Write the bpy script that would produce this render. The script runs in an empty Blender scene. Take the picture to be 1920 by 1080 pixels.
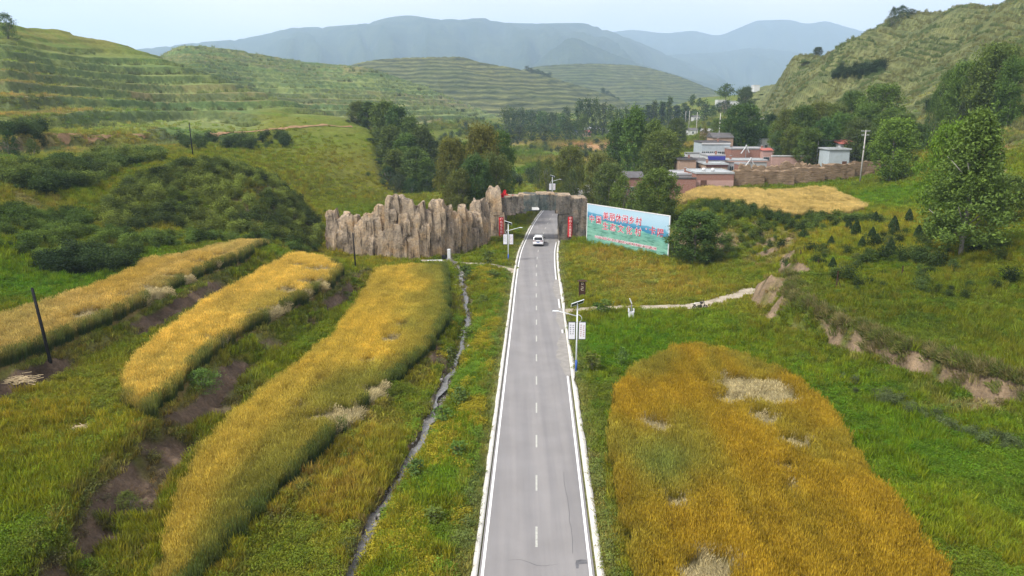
import bpy, bmesh, math, numpy as np
from mathutils import Vector, Matrix
R = math.radians
rng = np.random.default_rng(11)
scene = bpy.context.scene
col = scene.collection

# ------------------------------------------------------------------ camera, sky, sun, exposure
CH, PITCH, FPX = 23.3, 13.94, 1350.0          # metres above the road, degrees down, focal length in photo pixels
cam_d = bpy.data.cameras.new('camera'); cam = bpy.data.objects.new('camera', cam_d); col.objects.link(cam)
cam.location = (0, 0, CH); cam.rotation_euler = (R(90 - PITCH), 0, 0)
cam_d.sensor_width = 36; cam_d.lens = 36 * FPX / 1920; cam_d.clip_end = 20000; cam_d.clip_start = .5
scene.camera = cam
SUN_EL, SUN_AZ = 50, 238                        # azimuth clockwise from +Y (view direction)
world = bpy.data.worlds.new('World'); scene.world = world; world.use_nodes = True
wn, wl = world.node_tree.nodes, world.node_tree.links
wn.clear()
w_out = wn.new('ShaderNodeOutputWorld'); w_bg = wn.new('ShaderNodeBackground'); w_bg.inputs['Strength'].default_value = .1
sky = wn.new('ShaderNodeTexSky'); sky.sky_type = 'NISHITA'; sky.sun_disc = False
sky.sun_elevation = R(SUN_EL); sky.sun_rotation = R(SUN_AZ); sky.altitude = 2600; sky.dust_density = 2.0
w_tc = wn.new('ShaderNodeTexCoord'); w_map = wn.new('ShaderNodeMapping'); w_map.inputs['Scale'].default_value = (1.2, 1.2, 3.2)
w_noise = wn.new('ShaderNodeTexNoise'); w_noise.inputs['Scale'].default_value = 1.6; w_noise.inputs['Detail'].default_value = 5
w_ramp = wn.new('ShaderNodeValToRGB'); w_ramp.color_ramp.elements[0].position = .3; w_ramp.color_ramp.elements[1].position = .72
w_ramp.color_ramp.elements[0].color = (.62, .62, .62, 1); w_ramp.color_ramp.elements[1].color = (.97, .97, .97, 1)
w_n2 = wn.new('ShaderNodeTexNoise'); w_n2.inputs['Scale'].default_value = 2.3; w_n2.inputs['Detail'].default_value = 4
w_cc = wn.new('ShaderNodeValToRGB'); w_cc.color_ramp.elements[0].color = (6.4, 6.05, 6.35, 1); w_cc.color_ramp.elements[1].color = (8.3, 7.4, 7.35, 1)
w_cc.color_ramp.elements[0].position = .32; w_cc.color_ramp.elements[1].position = .68
w_mix = wn.new('ShaderNodeMix'); w_mix.data_type = 'RGBA'
wl.new(w_tc.outputs['Generated'], w_map.inputs['Vector']); wl.new(w_map.outputs[0], w_noise.inputs['Vector']); wl.new(w_map.outputs[0], w_n2.inputs['Vector'])
wl.new(w_noise.outputs['Fac'], w_ramp.inputs['Fac']); wl.new(w_n2.outputs['Fac'], w_cc.inputs['Fac'])
wl.new(w_ramp.outputs['Color'], w_mix.inputs['Factor']); wl.new(sky.outputs['Color'], w_mix.inputs['A']); wl.new(w_cc.outputs['Color'], w_mix.inputs['B'])
wl.new(w_mix.outputs['Result'], w_bg.inputs['Color']); wl.new(w_bg.outputs[0], w_out.inputs['Surface'])
sun_d = bpy.data.lights.new('sun', 'SUN'); sun = bpy.data.objects.new('sun', sun_d); col.objects.link(sun)
sun_d.energy = 2.8; sun_d.angle = R(12); sun_d.color = (1, .97, .91)
az, el = R(SUN_AZ), R(SUN_EL)
sdir = Vector((math.sin(az) * math.cos(el), math.cos(az) * math.cos(el), math.sin(el)))
sun.rotation_euler = (-sdir).to_track_quat('-Z', 'Y').to_euler(); sun.location = (0, -40, 90)
vs = scene.view_settings; vs.view_transform = 'Standard'; vs.look = 'None'; vs.exposure = 1.05; vs.gamma = 1; vs.use_curve_mapping = False
cy = scene.cycles
cy.use_denoising = True; cy.use_adaptive_sampling = True; cy.adaptive_threshold = .015
cy.max_bounces = 5; cy.diffuse_bounces = 3; cy.glossy_bounces = 2; cy.transmission_bounces = 3; cy.transparent_max_bounces = 4; cy.volume_bounces = 1
cy.sample_clamp_indirect = 4

# ------------------------------------------------------------------ small maths
def sstep(a, b, x): t = np.clip((x - a) / (b - a), 0, 1); return t * t * (3 - 2 * t)
def _hash(i, j, s):
    n = (i.astype(np.int64) * 374761393 + j.astype(np.int64) * 668265263 + s * 982451653) & 0xffffffff
    n = ((n ^ (n >> 13)) * 1274126177) & 0xffffffff
    return ((n ^ (n >> 16)) & 0xffff) / 65535.0
def vnoise(x, y, s=0):
    x = np.asarray(x, float); y = np.asarray(y, float)
    i = np.floor(x); j = np.floor(y); fx = x - i; fy = y - j
    fx = fx * fx * (3 - 2 * fx); fy = fy * fy * (3 - 2 * fy); i = i.astype(np.int64); j = j.astype(np.int64)
    a, b, c, d = _hash(i, j, s), _hash(i + 1, j, s), _hash(i, j + 1, s), _hash(i + 1, j + 1, s)
    return (a + (b - a) * fx) * (1 - fy) + (c + (d - c) * fx) * fy
def fbm(x, y, s=0, o=4):
    v = 0; a = .5; t = 0
    for k in range(o):
        v = v + a * vnoise(x, y, s + k * 17); t += a; a *= .5; x = x * 2.03 + 11.3; y = y * 2.03 + 5.7
    return v / t
def pchip(x, y, xq):
    x = np.asarray(x, float); y = np.asarray(y, float); h = np.diff(x); d = np.diff(y) / h
    m = np.zeros_like(y); m[0] = d[0]; m[-1] = d[-1]
    for k in range(1, len(x) - 1):
        if d[k - 1] * d[k] > 0:
            w1 = 2 * h[k] + h[k - 1]; w2 = h[k] + 2 * h[k - 1]; m[k] = (w1 + w2) / (w1 / d[k - 1] + w2 / d[k])
    xq = np.clip(xq, x[0], x[-1]); k = np.clip(np.searchsorted(x, xq) - 1, 0, len(x) - 2)
    t = (xq - x[k]) / h[k]; t2 = t * t; t3 = t2 * t
    return (2*t3 - 3*t2 + 1) * y[k] + (t3 - 2*t2 + t) * h[k] * m[k] + (-2*t3 + 3*t2) * y[k + 1] + (t3 - t2) * h[k] * m[k + 1]
def inpoly(x, y, poly):
    c = np.zeros(np.shape(x), bool); n = len(poly)
    for k in range(n):
        x1, y1 = poly[k][:2]; x2, y2 = poly[(k + 1) % n][:2]
        if y1 == y2: continue
        c ^= ((y1 > y) != (y2 > y)) & (x < (x2 - x1) * (y - y1) / (y2 - y1) + x1)
    return c
def dpoly(x, y, pts, closed=False):
    d = np.full(np.shape(x), 1e9); n = len(pts)
    for k in range(n if closed else n - 1):
        x1, y1 = pts[k][:2]; x2, y2 = pts[(k + 1) % n][:2]
        L = (x2 - x1)**2 + (y2 - y1)**2 + 1e-9; t = np.clip(((x - x1)*(x2 - x1) + (y - y1)*(y2 - y1)) / L, 0, 1)
        d = np.minimum(d, np.hypot(x - x1 - t*(x2 - x1), y - y1 - t*(y2 - y1)))
    return d
CP, SP = math.cos(R(PITCH)), math.sin(R(PITCH))
def z_of(Y, py): return CH + Y * np.tan(np.arctan((540 - np.asarray(py, float)) / FPX) - R(PITCH))
def x_of(px, Y, z): return (px - 960) / FPX * (Y * CP + (CH - z) * SP)
def px_of(x, Y, z): return 960 + x * FPX / (Y * CP + (CH - z) * SP)
def py_of(Y, z): return 540 - FPX * np.tan(np.arctan2(z - CH, Y) + R(PITCH))
def on_plane(z, pts):
    """photo points that lie on a level plane -> (Y, x) sorted by Y"""
    o = []
    for px, py in pts:
        Y = (z - CH) / math.tan(math.atan((540 - py) / FPX) - R(PITCH)); o.append((Y, x_of(px, Y, z)))
    o.sort(); return np.array(o)

# ------------------------------------------------------------------ terrain height
# columns of the far terrain: photo column -> (distance, photo row) pairs down the slope
COLS = {
 -500: [(45,640),(60,560),(80,470),(100,380),(130,270),(170,190),(220,110),(280,30),(340,-20)],
 0: [(56,610),(70,505),(82,430),(92,372),(104,318),(118,283),(135,255),(158,212),(185,165),(220,108),(260,72),(300,42)],
 100: [(64,570),(76,488),(88,428),(99,372),(112,320),(126,290),(145,263),(172,224),(205,178),(245,125),(290,82),(325,58)],
 200: [(70,540),(82,470),(94,425),(106,372),(120,325),(134,298),(155,272),(185,237),(225,190),(270,142),(315,102),(345,78)],
 350: [(80,500),(92,470),(104,428),(113,370),(122,316),(130,308),(142,304),(160,290),(185,268),(222,236),(270,195),(330,126),(420,128),(520,105),(660,88)],
 500: [(88,490),(100,470),(110,435),(118,385),(126,345),(136,342),(150,330),(172,303),(200,270),(232,236),(270,205),(310,176),(440,176),(550,132),(680,105)],
 590: [(92,500),(105,490),(116,468),(124,425),(136,405),(155,380),(180,325),(210,275),(240,244),(285,206),(400,205),(500,166),(600,136),(710,118)],
 690: [(96,515),(112,489),(130,440),(155,400),(175,382),(195,345),(220,292),(250,247),(275,238),(380,238),(450,208),(550,168),(690,128)],
 760: [(100,514),(113,488),(140,428),(170,388),(195,367),(220,350),(250,325),(290,297),(340,268),(400,244),(480,212),(580,178),(710,148)],
 850: [(100,514),(114,485),(145,424),(180,380),(215,353),(260,327),(310,302),(370,277),(450,250),(540,220),(640,195),(720,184)],
 950: [(100,512),(115,475),(145,420),(180,381),(215,354),(260,327),(310,304),(370,284),(440,267),(520,252),(620,238),(720,226),(850,208)],
 1100: [(100,512),(115,475),(145,420),(185,377),(230,346),(280,318),(340,294),(410,273),(500,255),(600,240),(700,227),(850,207)],
 1250: [(95,522),(106,492),(118,458),(134,424),(150,390),(165,366),(185,347),(230,317),(290,290),(350,272),(430,254),(520,240),(620,228),(720,217),(850,201)],
 1330: [(92,530),(101,500),(107,478),(112,436),(117,404),(138,374),(154,357),(175,341),(215,313),(260,291),(320,269),(400,249),(500,229),(600,212),(720,196),(850,182)],
 1420: [(80,548),(90,520),(99,496),(106,468),(111,436),(116,404),(138,374),(154,357),(175,338),(205,313),(240,291),(280,267),(330,242),(400,217),(480,197),(560,182),(660,168)],
 1500: [(72,545),(80,512),(90,478),(100,452),(108,430),(116,408),(138,374),(156,353),(175,333),(200,302),(225,272),(250,242),(285,202),(330,157),(380,120),(430,103)],
 1600: [(66,552),(80,505),(92,458),(104,424),(118,400),(138,371),(156,348),(175,325),(195,291),(215,252),(240,207),(270,162),(305,117),(350,72)],
 1700: [(58,560),(70,520),(85,470),(100,430),(120,386),(140,350),(160,318),(180,285),(200,250),(225,207),(255,157),(290,107),(330,62),(370,30)],
 1800: [(52,570),(65,527),(80,480),(95,432),(115,377),(130,337),(145,300),(165,259),(185,221),(210,176),(240,127),(275,77),(315,32),(350,12)],
 1920: [(50,560),(60,520),(75,470),(90,420),(105,362),(118,312),(132,264),(150,217),(170,172),(195,122),(225,74),(260,27),(300,-18)],
 2400: [(40,580),(50,540),(65,480),(80,410),(100,320),(120,250),(150,165),(190,85),(240,5),(300,-80)],
}
YT = np.geomspace(40, 1000, 500)
PXK = np.array(sorted(COLS)); PXT = np.linspace(-900, 2800, 741)
_zk = []
for c in PXK:
    L = COLS[c]; Ys = [p[0] for p in L]; zs = [float(z_of(*p)) for p in L]
    if Ys[-1] < 900:
        e = zs[-1]; floor = 14 + .012 * 900
        Ys += [Ys[-1] * 1.12, Ys[-1] * 1.12 + 120, 1000]; zs += [e - .5, e * .8 + 4, floor if c > 300 and c < 1450 else max(e * .6, floor)]
    else: Ys.append(1000); zs.append(zs[-1] + 2)
    if Ys[0] > 40: Ys = [39] + Ys; zs = [zs[0] - (0 if 700 < c < 1300 else .5)] + zs
    _zk.append(pchip(Ys, zs, YT))
_zk = np.array(_zk).T
FT = np.array([pchip(np.r_[-900, PXK, 2800], np.r_[r[0] + 6, r, r[-1] + 6], PXT) for r in _zk])
def Ffar(x, Y):
    Yc = np.clip(Y, 40, 1000); fy = np.log(Yc / 40) / math.log(25) * 499; iy = np.clip(fy.astype(int), 0, 498); ty = fy - iy
    z = np.full(np.shape(x), 5.0)
    for _ in range(3):
        p = np.clip(px_of(x, Yc, z), -899, 2799); fx = (p + 900) / 5; ix = np.clip(fx.astype(int), 0, 739); tx = fx - ix
        z = (FT[iy, ix] * (1 - tx) + FT[iy, ix + 1] * tx) * (1 - ty) + (FT[iy + 1, ix] * (1 - tx) + FT[iy + 1, ix + 1] * tx) * ty
    return z
# breaklines of the near ground (fields on steps left of the road, bank and bench on the right)
T_C_L = on_plane(5.6, [(480,462),(270,500),(100,575),(0,608)]); T_C_R = on_plane(5.2, [(510,466),(400,512),(280,572),(130,642),(0,692)])
T_B_L = on_plane(3.2, [(545,488),(430,552),(290,652),(235,702)]); T_B_R = on_plane(3.0, [(645,512),(540,584),(420,655),(330,742),(150,900),(90,1000)])
T_A_L = on_plane(.5, [(700,517),(620,642),(440,792),(330,922),(300,1042)]); T_A_R = on_plane(.5, [(835,510),(842,546),(842,612),(806,665),(672,790),(556,905),(440,1030)])
T_S = on_plane(-.9, [(655,1090),(690,1000),(735,922),(790,832),(832,732),(860,672),(878,602),(872,562),(866,528),(842,492)])
T_TOE = on_plane(2.0, [(1450,605),(1500,625),(1560,645),(1660,682),(1760,718),(1830,742),(1920,762)])
def tr(t, Y): return np.interp(Y, t[:, 0], t[:, 1])
ROADP = np.array([(-80,.20-80*.0328),(30,.2+30*.0328),(80,.2+80*.0328),(105,.2+105*.0328),(118,4.3),(130,5.35),(145,6.9),(160,8.9),(180,12.6),(200,19),(218,28),(235,40),(250,54)], float)
ROADZ = np.array([(-80,0),(130,0),(160,.15),(185,.5),(215,1.6),(250,3.2)], float)
def road_x(Y): return pchip(ROADP[:, 0], ROADP[:, 1], Y)
def road_z(Y): return pchip(ROADZ[:, 0], ROADZ[:, 1], Y)
def near(x, Y):
    o = np.ones_like(Y)
    aR = tr(T_A_R, Y); s = tr(T_S, Y); rx = .2 + .0328 * Y
    sL = np.minimum(s - .75, rx - 6.5); aR = np.minimum(aR, sL - 1.2)
    toe = np.interp(Y, np.r_[0, 30, T_TOE[:, 0], 78, 90, 105], np.r_[40, 39, T_TOE[:, 1], 27.5, 33.5, 42])
    wid = np.interp(Y, [0, 60, 68, 78, 92], [.45, .45, 1.2, 3.0, 3.5]); topz = np.interp(Y, [0, 60, 68, 78, 92, 110], [3.9, 3.9, 4.3, 5.6, 5.8, 6])
    bl = tr(T_B_L, Y); br = tr(T_B_R, Y); cl = tr(T_C_L, Y); cr = tr(T_C_R, Y); al = tr(T_A_L, Y)
    al = np.maximum(al, br + 1.2)
    X = [-400*o, -130*o, -75*o, cl - 7, cl, cr, cr + 1.6, bl, br, br + 1.9, al, aR, aR + .9, sL, s - .45, s + .45, s + 1.0, s + 2.6, rx - 3.4, rx + 4.2, rx + 7, toe - 9, toe, toe + wid, toe + 9, toe + 22, 75*o, 130*o, 400*o]
    Z = [90*o, 32*o, 14*o, 6.6*o, 5.6*o, 5.2*o, 3.8*o, 3.2*o, 3.0*o, 1.0*o, .5*o, .45*o, -.1*o, -.5*o, -.95*o, -.95*o, -.45*o, -.15*o, -.06*o, -.06*o, .05*o, .6*o, 2.0*o, topz, topz + .9, topz + 1.9, 12*o, 32*o, 90*o]
    z = np.full(np.shape(x), 90.0); z = np.where(x <= X[0], Z[0], z)
    for k in range(len(X) - 1):
        t = np.clip((x - X[k]) / np.maximum(X[k + 1] - X[k], .05), 0, 1)
        z = np.where((x >= X[k]) & (x < X[k + 1]), Z[k] + (Z[k + 1] - Z[k]) * t, z)
    return z
SIDE = None
def H(x, Y, detail=True, info=None):
    x = np.asarray(x, float); Y = np.asarray(Y, float)
    wob = (fbm(x / 6.5, Y / 6.5, 5, 3) - .5) * 2.2 * sstep(3.5, 10, np.abs(x - (.2 + .0328 * Y)))
    n = near(x + wob * .6, Y)
    f = Ffar(x, np.maximum(Y, 40))
    w = np.maximum(sstep(86, 106, Y), sstep(60, 75, Y) * np.maximum(sstep(4, 14, tr(T_C_L, Y) - x), sstep(44, 58, x)))
    z = n * (1 - w) + f * w
    if detail:
        far_ = sstep(90, 130, Y)
        z = z + (fbm(x / 3.1, Y / 3.1, 9, 3) - .5) * (.35 + .5 * far_)
        z = z + (fbm(x / 28, Y / 28, 21, 3) - .5) * 3.0 * sstep(120, 220, Y) * sstep(6, 16, z)
        p = px_of(x, np.maximum(Y, 5), z)
        # hand-built terraces on the left hills, fine cattle steps on the right hill
        hl = sstep(13.5, 17, z) * sstep(100, 125, Y) * (1 - .8 * sstep(38, 52, z) * sstep(420, 330, p) * sstep(420, 380, Y)) * (1 - sstep(880, 1150, p)) * (1 - .9 * sstep(450, 520, p) * sstep(720, 690, p) * (1 - sstep(255, 300, Y)))
        st = 3.6; q = (z + (fbm(x / 70, Y / 70, 33, 2) - .5) * 5.5 + (fbm(x / 14, Y / 14, 34, 2) - .5) * .9) / st
        k = np.floor(q); fr = q - k; z = z + hl * st * .9 * (sstep(.76, .98, fr) - fr)
        if info is not None: info.update(hl=hl, lk=k, lf=fr)
        hr = sstep(15, 19, z) * sstep(110, 150, Y) * sstep(1380, 1440, p)
        st = 2.3; q = (z + (fbm(x / 60, Y / 60, 43, 2) - .5) * 6 + (fbm(x / 9, Y / 9, 44, 2) - .5) * .9) / st
        k = np.floor(q); fr = q - k; amp = .55 + .5 * fbm(x / 30, Y / 30, 45, 2)
        z = z + hr * st * amp * (sstep(.68, .98, fr) - fr)
        if info is not None: info.update(hr=hr, rk=k, rf=fr, p=p)
        # diagonal spurs of the right hill
        ph = (p - 1440) / 130 - (z - 15) / 26.0
        z = z + hr * 3.6 * (np.abs(((ph + .15 * fbm(x / 40, Y / 40, 47, 2)) % 1.0) - .5) * 2 - .5) * sstep(20, 30, z)
    # road bed
    dr = np.abs(x - road_x(Y)); rw = np.where(Y < 252, 1 - sstep(4.3, 7.5 + 3 * sstep(120, 200, Y), dr), 0)
    z = z * (1 - rw) + (road_z(Y) - .07) * rw
    if SIDE is not None:
        for pts, hw, zz in SIDE:
            d = dpoly(x, Y, pts); w2 = 1 - sstep(hw, hw + 2.0, d)
            t = np.zeros(np.shape(x)); best = np.full(np.shape(x), 1e9)
            for k in range(len(pts) - 1):
                (x1, y1), (x2, y2) = pts[k][:2], pts[k + 1][:2]; L = (x2-x1)**2 + (y2-y1)**2
                u = np.clip(((x-x1)*(x2-x1) + (Y-y1)*(y2-y1)) / L, 0, 1); dd = np.hypot(x-x1-u*(x2-x1), Y-y1-u*(y2-y1))
                t = np.where(dd < best, zz[k] + u * (zz[k+1] - zz[k]), t); best = np.minimum(best, dd)
            z = z * (1 - w2) + t * w2
    return z
_RY = np.geomspace(22, 1000, 2600)
def P(px, py):
    """photo point -> where its sight line meets the ground"""
    zr = z_of(_RY, py); xr = x_of(px, _RY, zr); h = H(xr, _RY)
    k = np.argmax(h >= zr)
    if h[k] < zr[k]: k = len(_RY) - 1
    k = max(k, 1); a = h[k-1] - zr[k-1]; b = h[k] - zr[k]; t = 0 if a == b else min(max(-a / (b - a), 0), 1)
    Y = _RY[k-1] + (_RY[k] - _RY[k-1]) * t
    z = float(z_of(Y, py)); return (float(x_of(px, Y, z)), float(Y), float(H(np.array([x_of(px, Y, z)]), np.array([Y]))[0]))
def H1(x, y): return float(H(np.array([x]), np.array([y]))[0])
def at(px, Y):
    """photo column and distance -> ground point there"""
    x = x_of(px, Y, 3.0)
    for _ in range(4): x = float(x_of(px, Y, H1(x, Y)))
    return (x, Y, H1(x, Y))
# ------------------------------------------------------------------ objects and materials: helpers
def tag(o, label=None, cat=None, group=None, kind=None):
    if label: o['label'] = label
    if cat: o['category'] = cat
    if group: o['group'] = group
    if kind: o['kind'] = kind
    return o
def link(name, me, parent=None, mat=None):
    o = bpy.data.objects.new(name, me); col.objects.link(o)
    if parent is not None: o.parent = parent
    if mat is not None and me is not None and len(me.materials) == 0: me.materials.append(mat)
    return o
def thing(name, label, cat, loc=(0, 0, 0), rotz=0, group=None):
    o = link(name, None); o.location = loc; o.rotation_euler = (0, 0, rotz); o.empty_display_size = .3
    return tag(o, label, cat, group)
def mesh_np(name, v, f, mats=(), smooth=False, cols=None):
    """v (N,3), f (M,k) numpy"""
    me = bpy.data.meshes.new(name); v = np.asarray(v, np.float32); f = np.asarray(f, np.int32); k = f.shape[1]
    me.vertices.add(len(v)); me.vertices.foreach_set('co', v.ravel())
    me.loops.add(f.size); me.loops.foreach_set('vertex_index', f.ravel())
    me.polygons.add(len(f)); me.polygons.foreach_set('loop_start', np.arange(0, f.size, k, dtype=np.int32))
    me.polygons.foreach_set('loop_total', np.full(len(f), k, np.int32))
    if smooth: me.polygons.foreach_set('use_smooth', np.ones(len(f), bool))
    for a, c in (cols or {}).items():
        c = np.asarray(c, np.float32)
        if c.ndim == 1: me.attributes.new(a, 'FLOAT', 'POINT').data.foreach_set('value', c)
        else:
            c4 = np.ones((len(v), 4), np.float32); c4[:, :3] = c
            me.attributes.new(a, 'FLOAT_COLOR', 'POINT').data.foreach_set('color', c4.ravel())
    for m in mats: me.materials.append(m)
    me.update(calc_edges=True); me.validate(); return me
class MB:
    """collects shapes, builds ONE mesh object"""
    def __init__(s): s.v = []; s.f = []; s.m = []
    def add(s, v, f, m=0):
        n = len(s.v); s.v += [tuple(p) for p in v]; s.f += [tuple(i + n for i in q) for q in f]; s.m += [m] * len(f); return s
    def box(s, c, d, m=0, rz=0, top=1.0, M=None):
        x, y, z = [k / 2 for k in d]; vv = [(-x,-y,-z),(x,-y,-z),(x,y,-z),(-x,y,-z),(-x*top,-y*top,z),(x*top,-y*top,z),(x*top,y*top,z),(-x*top,y*top,z)]
        ca, sa = math.cos(rz), math.sin(rz)
        vv = [(a*ca - b*sa, a*sa + b*ca, h) for a, b, h in vv]
        if M is not None: vv = [tuple(M @ Vector(p)) for p in vv]
        vv = [(a + c[0], b + c[1], h + c[2]) for a, b, h in vv]
        return s.add(vv, [(0,3,2,1),(4,5,6,7),(0,1,5,4),(1,2,6,5),(2,3,7,6),(3,0,4,7)], m)
    def tube(s, pts, rad, n=8, m=0, cap=True):
        pts = [Vector(p) for p in pts]; rad = rad if hasattr(rad, '__len__') else [rad] * len(pts); vv = []; ff = []
        for i, p in enumerate(pts):
            t = (pts[min(i + 1, len(pts) - 1)] - pts[max(i - 1, 0)]).normalized()
            a = t.cross(Vector((0, 0, 1))) if abs(t.z) < .95 else t.cross(Vector((1, 0, 0))); a.normalize(); b = t.cross(a)
            for k in range(n):
                g = 2 * math.pi * k / n; vv.append(p + a * (math.cos(g) * rad[i]) + b * (math.sin(g) * rad[i]))
        for i in range(len(pts) - 1):
            for k in range(n): ff.append((i*n + k, i*n + (k+1) % n, (i+1)*n + (k+1) % n, (i+1)*n + k))
        if cap: ff.append(tuple(range(n - 1, -1, -1))); ff.append(tuple(range((len(pts)-1)*n, len(pts)*n)))
        return s.add(vv, ff, m)
    def build(s, name, mats, parent=None, smooth=False, bevel=0, loc=None):
        me = bpy.data.meshes.new(name); me.from_pydata(s.v, [], s.f)
        for m in (mats if isinstance(mats, (list, tuple)) else [mats]): me.materials.append(m)
        me.polygons.foreach_set('material_index', np.array(s.m, np.int32))
        bm = bmesh.new(); bm.from_mesh(me); bmesh.ops.recalc_face_normals(bm, faces=bm.faces)
        if bevel: bmesh.ops.bevel(bm, geom=bm.edges[:], offset=bevel, segments=2, affect='EDGES', profile=.6)
        bm.to_mesh(me); bm.free()
        if smooth: me.polygons.foreach_set('use_smooth', np.ones(len(me.polygons), bool))
        me.update(); o = link(name, me, parent)
        if loc: o.location = loc
        return o
def shader(name, rough=.8, spec=.2, metal=0):
    m = bpy.data.materials.new(name); m.use_nodes = True; nt = m.node_tree
    b = nt.nodes['Principled BSDF']; b.inputs['Roughness'].default_value = rough; b.inputs['Specular IOR Level'].default_value = spec; b.inputs['Metallic'].default_value = metal
    return m, nt, b
def N(nt, t, **kw):
    n = nt.nodes.new('ShaderNode' + t)
    for k, v in kw.items():
        if k in n.inputs: n.inputs[k].default_value = v
        else: setattr(n, k, v)
    return n
def ramp(nt, fac, stops):
    r = N(nt, 'ValToRGB'); e = r.color_ramp.elements
    while len(e) < len(stops): e.new(.5)
    for k, (p, c) in enumerate(stops): e[k].position = p; e[k].color = (*c, 1) if len(c) == 3 else c
    nt.links.new(fac, r.inputs['Fac']); return r.outputs['Color']
def mixc(nt, a, b, fac, mode='MIX'):
    n = N(nt, 'Mix', data_type='RGBA', blend_type=mode)
    for s, v in (('A', a), ('B', b), ('Factor', fac)):
        if hasattr(v, 'is_linked') or hasattr(v, 'links'): nt.links.new(v, n.inputs[s])
        else: n.inputs[s].default_value = v if s == 'Factor' else (*v, 1)
    return n.outputs['Result']
def coords(nt, kind='Object', scale=(1, 1, 1)):
    t = N(nt, 'TexCoord'); m = N(nt, 'Mapping'); m.inputs['Scale'].default_value = scale
    nt.links.new(t.outputs[kind], m.inputs['Vector']); return m.outputs[0]
def worldpos(nt, scale=(1, 1, 1)):
    t = N(nt, 'NewGeometry'); m = N(nt, 'Mapping'); m.inputs['Scale'].default_value = scale
    nt.links.new(t.outputs['Position'], m.inputs['Vector']); return m.outputs[0]
def noise(nt, vec, scale, detail=4, rough=.55):
    n = N(nt, 'TexNoise', Scale=scale, Detail=detail, Roughness=rough); nt.links.new(vec, n.inputs['Vector']); return n.outputs['Fac']
def bump(nt, b, h, strength=.5, dist=.05):
    n = N(nt, 'Bump', Strength=strength, Distance=dist); nt.links.new(h, n.inputs['Height']); nt.links.new(n.outputs[0], b.inputs['Normal'])
_M = {}
def plain(name, c, rough=.7, spec=.25, metal=0, var=.18, scale=3.0, bmp=.15):
    """painted / plain surface with a little wear"""
    if name in _M: return _M[name]
    m, nt, b = shader(name, rough, spec, metal); v = coords(nt)
    f = noise(nt, v, scale, 5); f2 = noise(nt, v, scale * 7, 3)
    a = ramp(nt, f, [(.25, tuple(k * (1 - var) for k in c)), (.75, tuple(min(1, k * (1 + var)) for k in c))])
    d = ramp(nt, f2, [(.3, (1 - var * .6,) * 3), (.7, (1, 1, 1))]); nt.links.new(mixc(nt, a, d, 1.0, 'MULTIPLY'), b.inputs['Base Color'])
    bump(nt, b, f2, bmp, .01); _M[name] = m; return m
ORD = ['first','second','third','fourth','fifth','sixth','seventh','eighth','ninth','tenth','eleventh','twelfth','thirteenth','fourteenth','fifteenth','sixteenth','seventeenth','eighteenth','nineteenth','twentieth']
def nth(k):
    if k < 20: return ORD[k]
    if (k + 1) % 10 == 0: return {3: 'thirtieth', 4: 'fortieth', 5: 'fiftieth', 6: 'sixtieth', 7: 'seventieth'}[(k + 1) // 10]
    return {2: 'twenty', 3: 'thirty', 4: 'forty', 5: 'fifty', 6: 'sixty'}[(k + 1) // 10] + ('-' + ORD[(k + 1) % 10 - 1] if (k + 1) % 10 else '-th')

# ------------------------------------------------------------------ tracks (levelled into the ground)
def densify(pts, step=1.5):
    o = []
    for a, b in zip(pts[:-1], pts[1:]):
        n = max(1, int(math.dist(a[:2], b[:2]) / step))
        for k in range(n): o.append(tuple(a[i] + (b[i] - a[i]) * k / n for i in range(len(a))))
    o.append(tuple(pts[-1])); return o
def smooth_line(pts, n=40):
    p = np.array([q[:2] for q in pts]); d = np.r_[0, np.cumsum(np.hypot(*np.diff(p, axis=0).T))]; s = np.linspace(0, d[-1], n)
    return [(float(a), float(b)) for a, b in zip(pchip(d, p[:, 0], s), pchip(d, p[:, 1], s))]
TRACK = smooth_line([(road_x(np.array([82.]))[0] + 3.0, 82.2)] + [P(*q) for q in [(1120,579),(1180,577),(1240,577),(1300,574),(1360,562),(1410,545),(1450,530),(1478,512)]], 36)
FORD = smooth_line([(road_x(np.array([104.]))[0] - 2.9, 104)] + [P(*q) for q in [(930,498),(880,496),(830,493),(770,488)]], 18)
_sd = []
for pts, hw in ((TRACK, 1.3), (FORD, 1.6)):
    zz = H(np.array([p[0] for p in pts]), np.array([p[1] for p in pts]), detail=False); zz[0] = -.04
    zz = np.convolve(np.r_[zz[0], zz[0], zz, zz[-1], zz[-1]], np.ones(5) / 5, 'valid')
    _sd.append((pts, hw, zz))
SIDE = _sd

# ------------------------------------------------------------------ fields (photo outlines dropped onto the ground)
FIELD = {k: [P(*q) for q in v] for k, v in {
 'A': [(215,1240),(285,1090),(320,980),(362,870),(440,792),(500,742),(560,692),(620,642),(660,592),(690,542),(702,514),(770,507),(838,508),(843,546),(843,612),(806,667),(740,722),(672,792),(610,852),(556,907),(500,965),(440,1032),(390,1090),(250,1240)],
 'B': [(228,765),(240,702),(290,652),(350,602),(430,552),(500,512),(545,488),(565,487),(612,494),(648,512),(640,524),(600,556),(540,586),(480,618),(420,657),(372,700),(330,752),(285,790),(248,790)],
 'C': [(-60,625),(0,608),(100,577),(200,542),(270,502),(370,482),(480,463),(512,466),(470,488),(400,514),(330,545),(280,575),(230,606),(130,645),(0,695),(-60,715)],
 'E': [(1215,1150),(1190,1095),(1152,950),(1142,850),(1142,792),(1157,742),(1182,703),(1222,684),(1272,662),(1320,664),(1400,684),(1470,712),(1540,762),(1582,822),(1622,892),(1682,962),(1732,1032),(1775,1080),(1790,1150)],
 'D': [(1268,372),(1390,360),(1560,356),(1628,392),(1600,403),(1450,405),(1268,390)]}.items()}
def inq(k, x, y): return inpoly(x, y, FIELD[k])
BLOBS = []   # ground colour patches: where, how wide (m), colour, strength
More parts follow.
